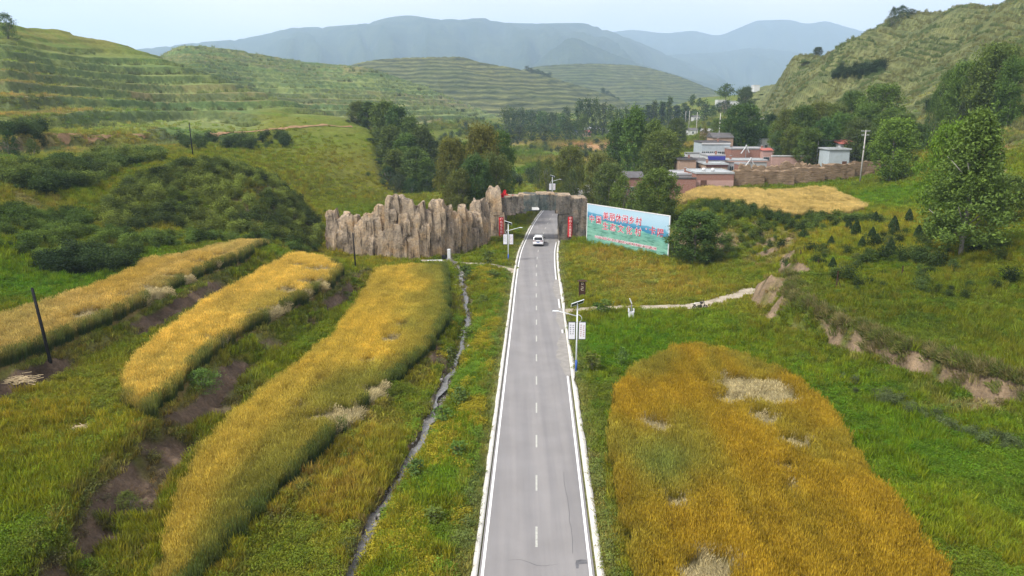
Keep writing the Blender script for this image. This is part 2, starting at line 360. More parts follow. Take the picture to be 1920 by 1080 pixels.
LUSH, MID, OLIVE, DRY, DARK = np.array((.066,.13,.008)), np.array((.098,.128,.012)), np.array((.15,.143,.02)), np.array((.235,.185,.055)), np.array((.038,.062,.014))
SOILD, SOILR, DUST = np.array((.105,.074,.052)), np.array((.2,.145,.095)), np.array((.34,.28,.2))
for px, py, r, c, s in [(1180,660,6,LUSH,.9),(1120,640,5,LUSH,.8),(1250,620,6,LUSH,.6),(1600,860,9,LUSH,.7),(1800,900,9,LUSH,.6),(1500,650,6,MID,.5),(1700,800,7,LUSH,.6),(1850,1000,6,MID,.6),
  (50,900,7,LUSH,.6),(150,950,6,MID,.6),(80,760,6,OLIVE,.8),(200,800,6,OLIVE,.6),(250,700,4,OLIVE,.7),(100,530,10,LUSH,.95),(200,500,8,LUSH,.9),(1680,370,14,LUSH,.95),(1800,350,10,LUSH,.6),
  (820,350,14,LUSH,.9),(700,395,14,LUSH,.75),(600,330,30,OLIVE,.55),(520,290,20,MID,.6),(680,310,20,OLIVE,.7),(1000,320,18,LUSH,.9),(990,290,22,LUSH,.6),
  (880,700,3,LUSH,.8),(850,800,3,LUSH,.8),(840,900,3,LUSH,.9),(900,620,3,MID,.7),(720,560,3,OLIVE,.9),(880,540,3,OLIVE,.9),(600,930,4,OLIVE,.9),(700,800,3,DRY,.5),(780,700,3,OLIVE,.9),(640,900,3,DRY,.5),
  (1150,490,8,OLIVE,.9),(1250,520,8,OLIVE,.9),(1350,520,7,MID,.8),(1180,540,6,DRY,.5),(1120,480,5,DRY,.5),(1200,500,6,DRY,.45),(1300,540,6,DRY,.35),(1540,440,8,OLIVE,.7),(1620,500,8,MID,.6),(1750,600,9,MID,.7),(1600,570,6,DARK,.35),(1800,640,8,DARK,.4),(1880,560,9,DARK,.35),
  (50,270,14,DRY,.5),(250,270,14,OLIVE,.7),(960,268,22,DRY,.95),(1115,275,22,np.array((.36,.2,.1)),.95),(1075,300,16,DRY,.7),(1310,272,14,np.array((.28,.2,.05)),.9),(820,335,6,np.array((.3,.17,.12)),.9),(640,260,14,MID,.6)]:
    q = P(px, py); BLOBS.append((q[0], q[1], r, c, s))
SOILB = [P(*q) + (r,) for q, r in (((1478,540),3.2),((1470,585),2.2),((1560,630),2.5),((1640,668),2.5),((1700,690),2.2),((1790,705),3.0),((1850,735),2.5),((1910,745),2.5),((300,415),3.0),((220,455),3.0),((60,375),4.0),((480,405),2.5),((1900,260),6.0),((1420,455),4.0),((1455,452),3.6),((1400,490),3.2),((1360,470),3.2),((1345,450),3.0),((1440,475),2.5))]
def ground_col(x, y, z, slope, info):
    n1 = fbm(x / 7, y / 7, 61, 3)[..., None]; n2 = fbm(x / 1.7, y / 1.7, 62, 2)[..., None]; n3 = fbm(x / 30, y / 30, 63, 2)[..., None]
    c = MID + (OLIVE - MID) * sstep(.35, .7, n3 * .6 + n1 * .4); c = c + (LUSH - c) * sstep(.52, .68, n1) * .6
    # hill strips; darker growth on risers, with the shade below edges tinted in
    hl = info['hl'][..., None]; k = info['lk']; f = info['lf'][..., None]
    rnd = _hash(k.astype(np.int64), (np.floor(fbm(x / 90, y / 90, 71, 1) * 4)).astype(np.int64), 5)[..., None]
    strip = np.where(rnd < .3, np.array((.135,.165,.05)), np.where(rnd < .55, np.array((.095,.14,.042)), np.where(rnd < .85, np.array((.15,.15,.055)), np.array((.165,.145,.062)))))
    edge = sstep(.52, .68, f) * (1 - sstep(.74, .8, f)); riser_shade = sstep(.76, .82, f) * (1 - sstep(.97, 1, f))
    strip = strip * 1.12; strip = strip + (np.array((.062, .1, .034)) - strip) * .75 * riser_shade * sstep(.26, .38, n1); strip = strip + (np.array((.22,.265,.095)) - strip) * edge * .9
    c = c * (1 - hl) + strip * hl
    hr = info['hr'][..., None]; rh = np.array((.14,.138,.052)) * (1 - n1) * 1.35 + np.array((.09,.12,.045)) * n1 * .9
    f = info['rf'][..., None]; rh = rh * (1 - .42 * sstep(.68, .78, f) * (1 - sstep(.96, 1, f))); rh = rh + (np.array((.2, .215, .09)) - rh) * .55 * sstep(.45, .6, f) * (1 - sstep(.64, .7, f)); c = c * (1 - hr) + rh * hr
    for bx, by, r, bc, s in BLOBS:
        d = np.hypot(x - bx, (y - by) * .75) / r; w = (np.exp(-d * d * 1.2) * s)[..., None] * sstep(.2, .5, n2 * .5 + n1 * .5 + .15); c = c + (bc - c) * w
    # bare earth on steep banks and where it broke away
    nearz = (1 - sstep(125, 150, y)); bare = sstep(.42, .75, slope) * nearz * sstep(.4, .54, n2[..., 0] * .5 + n1[..., 0] * .5)
    for sx, sy, sz, r in SOILB:
        d = np.hypot(x - sx, y - sy) / r; bare = np.maximum(bare, np.exp(-d * d) * 1.25 * sstep(.32, .5, n2[..., 0]) * sstep(.15, .35, slope))
    br_ = tr(T_B_R, y); fy_ = sstep(62, 48, y); gul = sstep(br_ + .5 * (1 - fy_), br_ + .9, x) * (1 - sstep(br_ + 1.7, br_ + 2.3, x) * (1 - fy_)) * (1 - sstep(tr(T_A_L, y) - 1.1, tr(T_A_L, y) - .3, x)) * (y < 100) * (y > 20); bare = np.maximum(bare * (1 - .6 * (x < -8) * (y < 110)), gul * sstep(.4, .56, n1[..., 0] * .5 + n2[..., 0] * .5 + .1 * fy_))
    cr_ = tr(T_C_R, y); bare = np.maximum(bare, sstep(cr_ + .3, cr_ + .7, x) * (1 - sstep(cr_ + 1.6, cr_ + 2.3, x)) * (y < 92) * (y > 40) * sstep(.42, .56, n1[..., 0]))
    bare = np.clip(bare, 0, 1)[..., None]; soil = np.where((x < 0)[..., None], SOILD, SOILR) * (.35 + 1.1 * n2)
    c = c + (soil - c) * bare
    # under the standing crop
    for kf in 'ABCE':
        c = np.where(inq(kf, x, y)[..., None], np.array((.13,.1,.035)) * (.7 + .6 * n2), c)
    c = np.where(inq('D', x, y)[..., None], np.array((.3,.23,.09)), c)
    sd = np.abs(x - tr(T_S, y)); w = ((1 - sstep(.3, .7, sd)) * (y < 116) * (y > 0))[..., None]; c = c + (np.array((.1,.085,.07)) * (.6 + .8 * n2) - c) * w
    # dusty verge
    rx = road_x(y); d = x - rx; v = ((sstep(2.6, 3.0, np.abs(d)) - sstep(3.5, 4.6 + 1.2 * n2[..., 0], np.abs(d))) * (y < 250))[..., None]; c = c + (np.array((.15,.14,.075)) - c) * v * .6
    return c * (.85 + .3 * n2), bare[..., 0]

# ------------------------------------------------------------------ ground mesh
def fan(rows, us):
    Yg, ug = np.meshgrid(rows, us, indexing='ij'); return ug * np.maximum(Yg, 26), Yg
rows = np.r_[np.linspace(-70, 18, 24), np.linspace(19, 27, 20), np.geomspace(27.3, 1050, 800), np.geomspace(1090, 9600, 28)]
us = np.r_[np.linspace(-2.6, -.98, 24), np.linspace(-.97, .97, 760), np.linspace(.98, 2.6, 24)]
GX, GY = fan(rows, us)
info = {}
GZ = H(GX, np.minimum(GY, 1000), info=info)
GZ = np.where(GY > 1000, np.minimum(GZ, 60) * np.exp(-(GY - 1000) / 400) + 12 * (1 - np.exp(-(GY - 1000) / 400)), GZ)
dzx = np.gradient(GZ, axis=1) / np.gradient(GX, axis=1); dzy = (np.gradient(GZ, axis=0) - dzx * np.gradient(GX, axis=0)) / np.gradient(GY, axis=0)
slope = np.hypot(dzx, dzy)
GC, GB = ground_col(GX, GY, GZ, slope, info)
# break the bare banks into ledges
GZ = GZ + GB * ((fbm(GX / .9, GY / .9, 77, 3) - .5) * .9 + np.round(fbm(GX / 2.2, GY / 2.2, 78, 2) * 6) / 6 * .5 - .25)
nr, nc = GX.shape; idx = np.arange(nr * nc).reshape(nr, nc)
quads = np.stack([idx[:-1, :-1], idx[:-1, 1:], idx[1:, 1:], idx[1:, :-1]], -1).reshape(-1, 4)
m_ground, nt, b = shader('ground_cover', .95, .08); a = N(nt, 'Attribute', attribute_name='Col'); v = worldpos(nt)
n1 = noise(nt, v, .9, 6, .65); n2 = noise(nt, v, 5, 4, .6)
cc = mixc(nt, a.outputs['Color'], ramp(nt, n1, [(.28, (.62, .64, .6)), (.5, (1, 1, 1)), (.75, (1.3, 1.28, 1.2))]), 1.0, 'MULTIPLY')
cc = mixc(nt, cc, ramp(nt, n2, [(.3, (.7, .7, .7)), (.65, (1.15, 1.15, 1.1))]), 1.0, 'MULTIPLY')
nt.links.new(cc, b.inputs['Base Color']); bump(nt, b, n1, .9, .35)
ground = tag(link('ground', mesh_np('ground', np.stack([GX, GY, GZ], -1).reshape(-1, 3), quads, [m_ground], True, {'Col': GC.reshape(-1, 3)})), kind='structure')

# ------------------------------------------------------------------ road
m_asph, nt, b = shader('worn_asphalt', .85, .2); v = worldpos(nt); vs_ = worldpos(nt, (1, .03, 1))
f1 = noise(nt, v, .35, 5); f2 = noise(nt, vs_, 1.1, 4); f3 = noise(nt, v, 40, 2)
c = ramp(nt, f1, [(.3, (.208, .2, .193)), (.7, (.245, .237, .23))]); c = mixc(nt, c, ramp(nt, f2, [(.36, (.88, .88, .89)), (.6, (1.04, 1.03, 1.02))]), 1.0, 'MULTIPLY')
c = mixc(nt, c, ramp(nt, f3, [(.3, (.86, .86, .86)), (.7, (1.06, 1.06, 1.06))]), 1.0, 'MULTIPLY'); nt.links.new(c, b.inputs['Base Color']); bump(nt, b, f3, .25, .01)
m_line = plain('road_paint', (.78, .78, .75), .6, .3, 0, .12, 2.0); m_dash = plain('worn_road_paint', (.42, .42, .37), .7, .2, 0, .25, 6.0)
m_conc, nt, b = shader('kerb_concrete', .9, .15); v = worldpos(nt); f = noise(nt, v, 1.3, 6, .7); f2 = noise(nt, v, 14, 4)
c = ramp(nt, f, [(.25, (.42, .4, .35)), (.5, (.6, .58, .52)), (.8, (.68, .66, .6))]); nt.links.new(mixc(nt, c, ramp(nt, f2, [(.3, (.75, .75, .73)), (.6, (1, 1, 1))]), 1.0, 'MULTIPLY'), b.inputs['Base Color']); bump(nt, b, f2, .5, .03)
RYS = np.r_[np.arange(-40, 30, 5.), np.arange(30, 252, 1.0)]
RXS = road_x(RYS); RZS = road_z(RYS); _t = np.stack([np.gradient(RXS, RYS), np.ones_like(RYS)], -1); _t /= np.hypot(_t[:, 0], _t[:, 1])[:, None]; RNX, RNY = _t[:, 1], -_t[:, 0]
def strip(name, lo, hi, z, mat, i0=0, i1=None, parent=None, thick=0, n=2):
    """ribbon that follows the road between two offsets (numbers or arrays) from its centre line"""
    sl = slice(i0, i1); X, Y, Z, ax, ay = RXS[sl], RYS[sl], RZS[sl], RNX[sl], RNY[sl]; m = len(X)
    lo = np.broadcast_to(lo, (m,)); hi = np.broadcast_to(hi, (m,)); vv = []
    ks = np.linspace(0, 1, n)
    for k in ks: o = lo + (hi - lo) * k; vv.append(np.stack([X + ax * o, Y + ay * o, Z + z], -1))
    if thick:
        vv = [vv[0] - np.array((0, 0, thick))] + vv + [vv[-1] - np.array((0, 0, thick))]
    V = np.stack(vv, 1); r, c = V.shape[:2]; id_ = np.arange(r * c).reshape(r, c)
    q = np.stack([id_[:-1, :-1], id_[:-1, 1:], id_[1:, 1:], id_[1:, :-1]], -1).reshape(-1, 4)
    return link(name, mesh_np(name, V.reshape(-1, 3), q, [mat], False), parent)
road = tag(strip('road', -2.98, 3.0, 0, m_asph, n=5), kind='structure')
strip('edge_line', -2.87, -2.73, .004, m_line, parent=road); strip('edge_line', 2.73, 2.87, .004, m_line, parent=road)
_kn = fbm(RYS / 1.5, RYS * 0 + 3, 81, 3)
tag(strip('kerb', -3.3 - .12 * _kn, -3.06, .07, m_conc, thick=.3), kind='structure')
_w = np.interp(RYS, [-40, 30, 46, 56, 58.5, 60, 63, 66, 70, 82, 86, 90, 100, 125, 160, 252], [3.56, 3.55, 3.52, 3.5, 3.55, 3.3, 3.6, 3.55, 3.42, 3.4, 3.5, 3.6, 3.45, 3.45, 3.5, 3.5])
tag(strip('kerb', 3.13, _w + (.2 * (_kn - .5)), .08, m_conc, thick=.3), kind='structure')
# dashes every 6 m, 2 m long
y0 = 34.9
for k in range(-3, 26):
    ya = y0 + 6 * k; yy = np.array([ya, ya + .67, ya + 1.33, ya + 2]); 
    xx = road_x(yy); zz = road_z(yy) + .005
    V = np.concatenate([np.stack([xx - .06, yy, zz], -1), np.stack([xx + .06, yy, zz], -1)])
    link('lane_dash', mesh_np('lane_dash', V, [(0, 4, 5, 1), (1, 5, 6, 2), (2, 6, 7, 3)], [m_dash]), road)
m_crack = plain('tar_crack', (.1, .1, .1), .8, .2)
def ribbon(name, pts, w, z, mat, parent=None):
    p = np.array(pts); t = np.gradient(p, axis=0); t /= np.hypot(t[:, 0], t[:, 1])[:, None] + 1e-9; n = np.stack([t[:, 1], -t[:, 0]], -1); w = np.broadcast_to(w, (len(p),))[:, None]
    V = np.concatenate([np.c_[p - n * w, np.full(len(p), z)], np.c_[p + n * w, np.full(len(p), z)]]); L = len(p)
    return link(name, mesh_np(name, V, [(i, i + L, i + L + 1, i + 1) for i in range(L - 1)], [mat]), parent)
t = np.linspace(0, 1, 24); rc = road_x(np.array([34.0]))[0]
ribbon('crack', np.stack([rc - 1.55 + t * 2.7, 33.65 - .35 * sstep(.2, .65, t) + .1 * np.sin(t * 7) + .05 * vnoise(t * 30, t * 0, 3)], -1), .022 * (1 - np.abs(t - .5) * 1.6).clip(.15), .003, m_crack, road)
ribbon('crack', np.stack([rc + 1.95 + .12 * vnoise(t * 14, t * 0, 5) + t * .1, 34.3 + t * 9], -1), .013, .003, m_crack, road)
m_patch = plain('dark_asphalt_patch', (.12, .12, .125), .85, .2, 0, .3, 4)
pa = [(0, 0), (.12, .02), (.16, .35), (.62, .42), (.6, .75), (.3, .78), (.05, .7), (-.02, .4)]
link('asphalt_patch', mesh_np('asphalt_patch', [(rc + 2.05 + a, 33.0 + b_, .0035) for a, b_ in pa], [tuple(range(8))], [m_patch]), road)
# dirt washed onto the right edge of the asphalt
m_dust = plain('washed_dirt', (.27, .255, .23), .95, .05, 0, .2, 1.5, .3)
for (ya, yb, wmax) in ((61, 74, .75), (75, 84, .55), (88, 99, .5), (128, 146, .6)):
    yy = np.arange(ya, yb, .4); t = (yy - ya) / (yb - ya); w = wmax * np.sin(np.pi * t) ** .7 * (.3 + 1.1 * fbm(yy / 1.3, yy * 0, 87, 3)); xx = road_x(yy); L = len(yy)
    V = np.concatenate([np.c_[xx + 2.72 - w, yy, road_z(yy) + .007], np.c_[xx + 3.1, yy, road_z(yy) + .008]])
    link('washed_dirt', mesh_np('washed_dirt', V, [(i, i + L, i + L + 1, i + 1) for i in range(L - 1)], [m_dust]), road)
# dirt tracks
m_dirt, nt, b = shader('pale_dirt', .95, .08); v = worldpos(nt); f = noise(nt, v, .8, 6, .7); f2 = noise(nt, v, 9, 4)
c = ramp(nt, f, [(.3, (.2, .17, .11)), (.5, (.36, .31, .235)), (.75, (.46, .41, .33))]); nt.links.new(mixc(nt, c, ramp(nt, f2, [(.3, (.75, .75, .73)), (.6, (1.05, 1.05, 1.05))]), 1.0, 'MULTIPLY'), b.inputs['Base Color']); bump(nt, b, f2, .5, .05)
m_tanp = plain('tan_dirt', (.3, .23, .1), .95, .05, 0, .25, .6)
m_dirto = plain('orange_dirt', (.3, .19, .1), .95, .05, 0, .3, .6)
def track(name, pts, hw, mat, lift=.05):
    p = np.array(densify([q[:2] for q in pts], .8)); t = np.gradient(p, axis=0); t /= np.hypot(t[:, 0], t[:, 1])[:, None] + 1e-9; n = np.stack([t[:, 1], -t[:, 0]], -1)
    s = np.arange(len(p)); wl_ = hw * (.75 + .5 * fbm(s / 3.0, s * 0, 91, 3)); wr_ = hw * (.75 + .5 * fbm(s / 3.0, s * 0 + 9, 92, 3)); V = []
    for k in np.linspace(-1, 1, 7):
        q = p + n * (k * np.where(k < 0, wl_, wr_))[:, None]; V.append(np.c_[q, H(q[:, 0], q[:, 1]) + lift - .03 * abs(k)])
    V = np.stack(V, 1); r, c = V.shape[:2]; id_ = np.arange(r * c).reshape(r, c)
    qd = np.stack([id_[:-1, :-1], id_[:-1, 1:], id_[1:, 1:], id_[1:, :-1]], -1).reshape(-1, 4)
    return tag(link(name, mesh_np(name, V.reshape(-1, 3), qd, [mat], True)), kind='structure')
track('dirt_track', TRACK, 1.15, m_dirt); track('dirt_track', FORD, 1.0, m_dirt)
track('hillside_track', smooth_line([P(*q) for q in [(395,252),(440,249),(500,245),(560,239),(600,236),(660,238)]], 26), 1.0, m_dirto, .25)
track('hillside_track', smooth_line([P(*q) for q in [(-30,309),(30,304),(80,298),(120,293),(150,290)]], 16), .45, m_tanp, .12)
track('hillside_track', smooth_line([P(*q) for q in [(90,252),(140,254),(200,255),(270,254)]], 16), .5, m_dirto, .2)
# stream
m_water, nt, b = shader('stream_water', .12, .5); v = worldpos(nt); f = noise(nt, v, 3.5, 4); nt.links.new(ramp(nt, f, [(.3, (.1, .096, .088)), (.7, (.21, .2, .19))]), b.inputs['Base Color']); bump(nt, b, noise(nt, v, 9, 3), .35, .04)  # pale grey base colour holds part of the sky's reflection
ys = np.arange(26, 113.5, .6); xs = tr(T_S, ys) + (fbm(ys / 2.6, ys * 0, 101, 3) - .5) * 1.3; hw = .14 + .5 * fbm(ys / 1.3, ys * 0 + 4, 102, 3) ** 1.3
zb = np.minimum(H(xs - hw * .6, ys), H(xs + hw * .6, ys)); zb = np.minimum.accumulate(np.convolve(np.pad(zb, 6, 'edge'), np.ones(13) / 13, 'valid')[::-1])[::-1] * .3 + np.convolve(np.pad(H(xs, ys), 4, 'edge'), np.ones(9) / 9, 'valid') * .7 + .2
V = np.concatenate([np.c_[xs - hw, ys, zb], np.c_[xs + hw, ys, zb]]); L = len(xs)
stream = tag(link('stream', mesh_np('stream', V, [(i, i + L, i + L + 1, i + 1) for i in range(L - 1)], [m_water])), kind='structure')

# ------------------------------------------------------------------ far hills and mountains
def ridge(name, D, sky_pts, depth, base, mat, seed, rough=.1, crest=.0, cw=(.1, .12, .05), back=.5):
    px = np.linspace(sky_pts[0][0], sky_pts[-1][0], 170); py = pchip([p[0] for p in sky_pts], [p[1] for p in sky_pts], px)
    V = []; rr = np.r_[-np.linspace(1, .02, 26)**1.1, 0, np.linspace(.08, back, 6)]; C = []
    for r in rr:
        Y = np.full_like(px, D + r * depth); zt = z_of(D, py); X = (px - 960) / FPX * D * CP * (Y / D) ** .9
        g = np.abs(r); fall = (1 - g) ** 1.25 if r <= 0 else (1 - .8 * g)
        sp = (1 - np.abs(fbm(px / 62 + seed + r * .8, np.full_like(px, r * 1.3 + seed), seed, 4) * 2 - 1) * 2)
        z = base + (zt - base) * (fall + rough * sp * 4 * g * max(0, 1 - g)) + crest * (vnoise(px / 3.2, np.full_like(px, r * 30), seed + 3) - .4) * max(0, 1 - g * 3)
        if r <= 0: z = np.minimum(z, CH + (zt - CH) * Y / D - 2 * g)
        V.append(np.stack([X, Y, z], -1))
    V = np.stack(V); r, c = V.shape[:2]; id_ = np.arange(r * c).reshape(r, c)
    q = np.stack([id_[:-1, :-1], id_[:-1, 1:], id_[1:, 1:], id_[1:, :-1]], -1).reshape(-1, 4)
    return tag(link(name, mesh_np(name, V.reshape(-1, 3), q, [mat], True)), kind='structure')
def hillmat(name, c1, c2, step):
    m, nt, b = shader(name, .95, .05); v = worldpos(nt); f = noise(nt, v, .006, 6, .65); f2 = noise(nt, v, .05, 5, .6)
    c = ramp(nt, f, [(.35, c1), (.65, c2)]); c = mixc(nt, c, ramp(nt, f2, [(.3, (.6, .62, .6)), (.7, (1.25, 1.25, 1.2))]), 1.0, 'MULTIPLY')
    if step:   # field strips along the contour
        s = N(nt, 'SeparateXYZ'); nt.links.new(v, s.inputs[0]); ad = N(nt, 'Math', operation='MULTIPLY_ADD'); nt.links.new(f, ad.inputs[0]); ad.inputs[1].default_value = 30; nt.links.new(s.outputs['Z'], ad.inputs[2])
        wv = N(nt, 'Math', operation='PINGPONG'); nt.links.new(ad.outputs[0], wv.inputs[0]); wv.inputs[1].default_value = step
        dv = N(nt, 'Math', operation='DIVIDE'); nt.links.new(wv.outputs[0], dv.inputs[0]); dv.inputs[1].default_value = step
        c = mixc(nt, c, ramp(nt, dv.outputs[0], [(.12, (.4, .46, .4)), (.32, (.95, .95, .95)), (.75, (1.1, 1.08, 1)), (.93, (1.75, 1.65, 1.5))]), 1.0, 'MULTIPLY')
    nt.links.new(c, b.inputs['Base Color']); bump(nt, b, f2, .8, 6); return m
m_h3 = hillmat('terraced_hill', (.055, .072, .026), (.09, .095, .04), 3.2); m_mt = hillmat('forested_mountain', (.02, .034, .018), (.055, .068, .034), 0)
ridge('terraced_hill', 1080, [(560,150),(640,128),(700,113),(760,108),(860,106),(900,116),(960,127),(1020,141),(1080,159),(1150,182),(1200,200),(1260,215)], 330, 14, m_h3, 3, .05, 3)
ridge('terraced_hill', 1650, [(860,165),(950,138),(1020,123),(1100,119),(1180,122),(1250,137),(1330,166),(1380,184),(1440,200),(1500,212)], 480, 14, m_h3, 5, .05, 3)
ridge('mountain', 3600, [(930,160),(1000,120),(1035,92),(1070,71),(1110,86),(1170,110),(1230,130),(1300,150),(1380,172),(1450,190)], 800, 20, m_mt, 8, .14, 14)
ridge('mountain', 5200, [(60,120),(200,100),(330,86),(400,78),(440,75),(500,66),(560,52),(620,50),(660,47),(690,44),(740,32),(770,29),(830,36),(860,35),(910,34),(945,42),(1000,44),(1080,43),(1150,62),(1200,82),(1260,108),(1330,136),(1420,165),(1500,185)], 2300, 20, m_mt, 13, .22, 40)
ridge('mountain', 6000, [(1150,120),(1230,105),(1290,100),(1340,98),(1400,90),(1470,96),(1540,104),(1620,100),(1720,110),(1850,120)], 1700, 20, m_mt, 17, .2, 16)
ridge('mountain', 7600, [(1040,75),(1130,62),(1180,56),(1240,62),(1290,58),(1335,66),(1380,50),(1412,38),(1460,37),(1500,44),(1530,40),(1570,50),(1610,61),(1660,75),(1760,80),(1900,95)], 2000, 20, m_mt, 23, .2, 12)

# ------------------------------------------------------------------ haze
hz = MB().box((300, 4700, 480), (14000, 10400, 990), 0)
m_hz = bpy.data.materials.new('thin_haze'); m_hz.use_nodes = True; nt = m_hz.node_tree; nt.nodes.clear()
o_ = N(nt, 'OutputMaterial'); pv = N(nt, 'VolumePrincipled', Density=.00019, Anisotropy=.1); pv.inputs['Color'].default_value = (.58, .78, 1, 1)
nt.links.new(pv.outputs[0], o_.inputs['Volume'])
haze = tag(hz.build('haze', m_hz), kind='stuff')
# ------------------------------------------------------------------ plants: materials and building blocks
def leafmat(name, src, trans=.35, rough=.6, jitter=.25, hgt=False, spec=.03):
    """colour from the instance ('INST') or the object ('OBJ'), varied leaf by leaf"""
    m = bpy.data.materials.new(name); m.use_nodes = True; nt = m.node_tree; nt.nodes.clear(); out = N(nt, 'OutputMaterial')
    if src == 'INST': c = N(nt, 'Attribute', attribute_name='tint', attribute_type='INSTANCER').outputs['Color']
    else: c = N(nt, 'ObjectInfo').outputs['Color']
    sh = N(nt, 'Attribute', attribute_name='shade')
    c = mixc(nt, c, ramp(nt, sh.outputs['Fac'], [(0, (1 - jitter * 1.3,) * 3), (.5, (1, 1, 1)), (1, (1 + jitter * 1.2, 1 + jitter, 1 + jitter * .3))]), 1.0, 'MULTIPLY')
    if hgt:    # green straw below, ripe ears above
        h = N(nt, 'Attribute', attribute_name='hgt'); lo = N(nt, 'Attribute', attribute_name='straw', attribute_type='INSTANCER')
        rp = ramp(nt, h.outputs['Fac'], [(.35, (0, 0, 0)), (.85, (1, 1, 1))]); bw = N(nt, 'RGBToBW'); nt.links.new(rp, bw.inputs[0]); c = mixc(nt, lo.outputs['Color'], c, bw.outputs[0])
    d = N(nt, 'BsdfDiffuse'); t = N(nt, 'BsdfTranslucent'); mx = N(nt, 'MixShader', Fac=trans); nt.links.new(c, d.inputs['Color']); nt.links.new(c, t.inputs['Color'])
    nt.links.new(d.outputs[0], mx.inputs[1]); nt.links.new(t.outputs[0], mx.inputs[2])
    g = N(nt, 'BsdfGlossy', Roughness=rough); mx2 = N(nt, 'MixShader', Fac=spec * .25); nt.links.new(mx.outputs[0], mx2.inputs[1]); nt.links.new(g.outputs[0], mx2.inputs[2])
    nt.links.new(mx2.outputs[0], out.inputs['Surface']); return m
m_grass = leafmat('grass_blades', 'INST', .3); m_leaf_i = leafmat('weed_leaves', 'INST', .3); m_crop = leafmat('barley', 'INST', .25, hgt=True, jitter=.2)
m_leaf = leafmat('tree_leaves', 'OBJ', .3, jitter=.38)
m_bark = plain('grey_bark', (.2, .18, .15), .9, .1, 0, .35, 6, .6); m_barkp = plain('pale_bark', (.3, .28, .24), .9, .1, 0, .3, 5, .5)
_pc = {}
def protos(key, meshes):
    c = bpy.data.collections.new('plant_' + key)
    for k, me in enumerate(meshes): c.objects.link(bpy.data.objects.new('%s_%02d' % (key, k), me))
    g = bpy.data.node_groups.new('scatter_' + key, 'GeometryNodeTree')
    g.interface.new_socket('Geometry', in_out='INPUT', socket_type='NodeSocketGeometry'); g.interface.new_socket('Geometry', in_out='OUTPUT', socket_type='NodeSocketGeometry')
    i_, o_ = g.nodes.new('NodeGroupInput'), g.nodes.new('NodeGroupOutput'); ci = g.nodes.new('GeometryNodeCollectionInfo'); ci.inputs['Collection'].default_value = c
    ci.inputs['Separate Children'].default_value = True; ci.inputs['Reset Children'].default_value = True
    ip = g.nodes.new('GeometryNodeInstanceOnPoints'); ip.inputs['Pick Instance'].default_value = True
    def na(n, t):
        q = g.nodes.new('GeometryNodeInputNamedAttribute'); q.data_type = t; q.inputs['Name'].default_value = n; return [s for s in q.outputs if s.enabled and s.name == 'Attribute'][0]
    g.links.new(i_.outputs[0], ip.inputs['Points']); g.links.new(ci.outputs[0], ip.inputs['Instance']); g.links.new(na('pick', 'INT'), ip.inputs['Instance Index'])
    g.links.new(na('turn', 'FLOAT_VECTOR'), ip.inputs['Rotation']); g.links.new(na('size', 'FLOAT_VECTOR'), ip.inputs['Scale']); g.links.new(ip.outputs[0], o_.inputs[0])
    _pc[key] = (g, len(meshes)); return g
def scatter(name, key, pts, tint, size, turn=None, pick=None, straw=None, label=None, cat=None):
    g, n = _pc[key]; L = len(pts); me = bpy.data.meshes.new(name); me.vertices.add(L); me.vertices.foreach_set('co', np.asarray(pts, np.float32).ravel())
    size = np.asarray(size, np.float32); size = np.repeat(size[:, None], 3, 1) if size.ndim == 1 else size
    if turn is None: turn = np.stack([rng.normal(0, .08, L), rng.normal(0, .08, L), rng.uniform(0, 6.283, L)], -1)
    if pick is None: pick = rng.integers(0, n, L)
    me.attributes.new('size', 'FLOAT_VECTOR', 'POINT').data.foreach_set('vector', size.ravel())
    me.attributes.new('turn', 'FLOAT_VECTOR', 'POINT').data.foreach_set('vector', np.asarray(turn, np.float32).ravel())
    me.attributes.new('pick', 'INT', 'POINT').data.foreach_set('value', np.asarray(pick, np.int32))
    for a, c in (('tint', tint), ('straw', straw)):
        if c is None: continue
        c4 = np.ones((L, 4), np.float32); c4[:, :3] = np.clip(c, 0, 1); me.attributes.new(a, 'FLOAT_COLOR', 'POINT').data.foreach_set('color', c4.ravel())
    o = link(name, me); md = o.modifiers.new('scatter', 'NODES'); md.node_group = g
    return tag(o, label, cat, kind='stuff')
def blades(n, rad, h, w, lean, seed, curve=.35):
    r = np.random.default_rng(seed); a = r.uniform(0, 6.283, n); d = rad * np.sqrt(r.uniform(0, 1, n)); bx, by = d * np.cos(a), d * np.sin(a)
    hh = h * r.uniform(.55, 1.1, n); la = r.uniform(0, 6.283, n); ln = lean * r.uniform(.2, 1, n) * hh; dx, dy = np.cos(la) * ln, np.sin(la) * ln
    f = r.uniform(0, 6.283, n); wx, wy = np.cos(f) * w / 2, np.sin(f) * w / 2; V = []; sh = []
    for t, ww in ((0, .8), (.5, 1.0), (.82, .7)):
        cx, cy, cz = bx + dx * t**2 , by + dy * t**2, hh * (t - curve * .4 * t * t * (ln / hh))
        V += [np.stack([cx - wx * ww, cy - wy * ww, cz], -1), np.stack([cx + wx * ww, cy + wy * ww, cz], -1)]
    V.append(np.stack([bx + dx, by + dy, hh * (1 - curve * .4 * (ln / hh))], -1)); V = np.stack(V, 1).reshape(-1, 3); o = np.arange(n)[:, None] * 7
    F = np.concatenate([o + q for q in ([0, 1, 3, 2], [2, 3, 5, 4], [4, 5, 6, 6])]); F = [tuple(dict.fromkeys(q)) for q in F.tolist()]
    s = np.repeat(r.uniform(0, 1, n), 7); return V, F, s
def mesh_py(name, V, F, attrs, mat):
    me = bpy.data.meshes.new(name); me.from_pydata([tuple(v) for v in V], [], F)
    for a, d in attrs.items(): me.attributes.new(a, 'FLOAT', 'POINT').data.foreach_set('value', np.asarray(d, np.float32))
    me.materials.append(mat); me.update(); return me
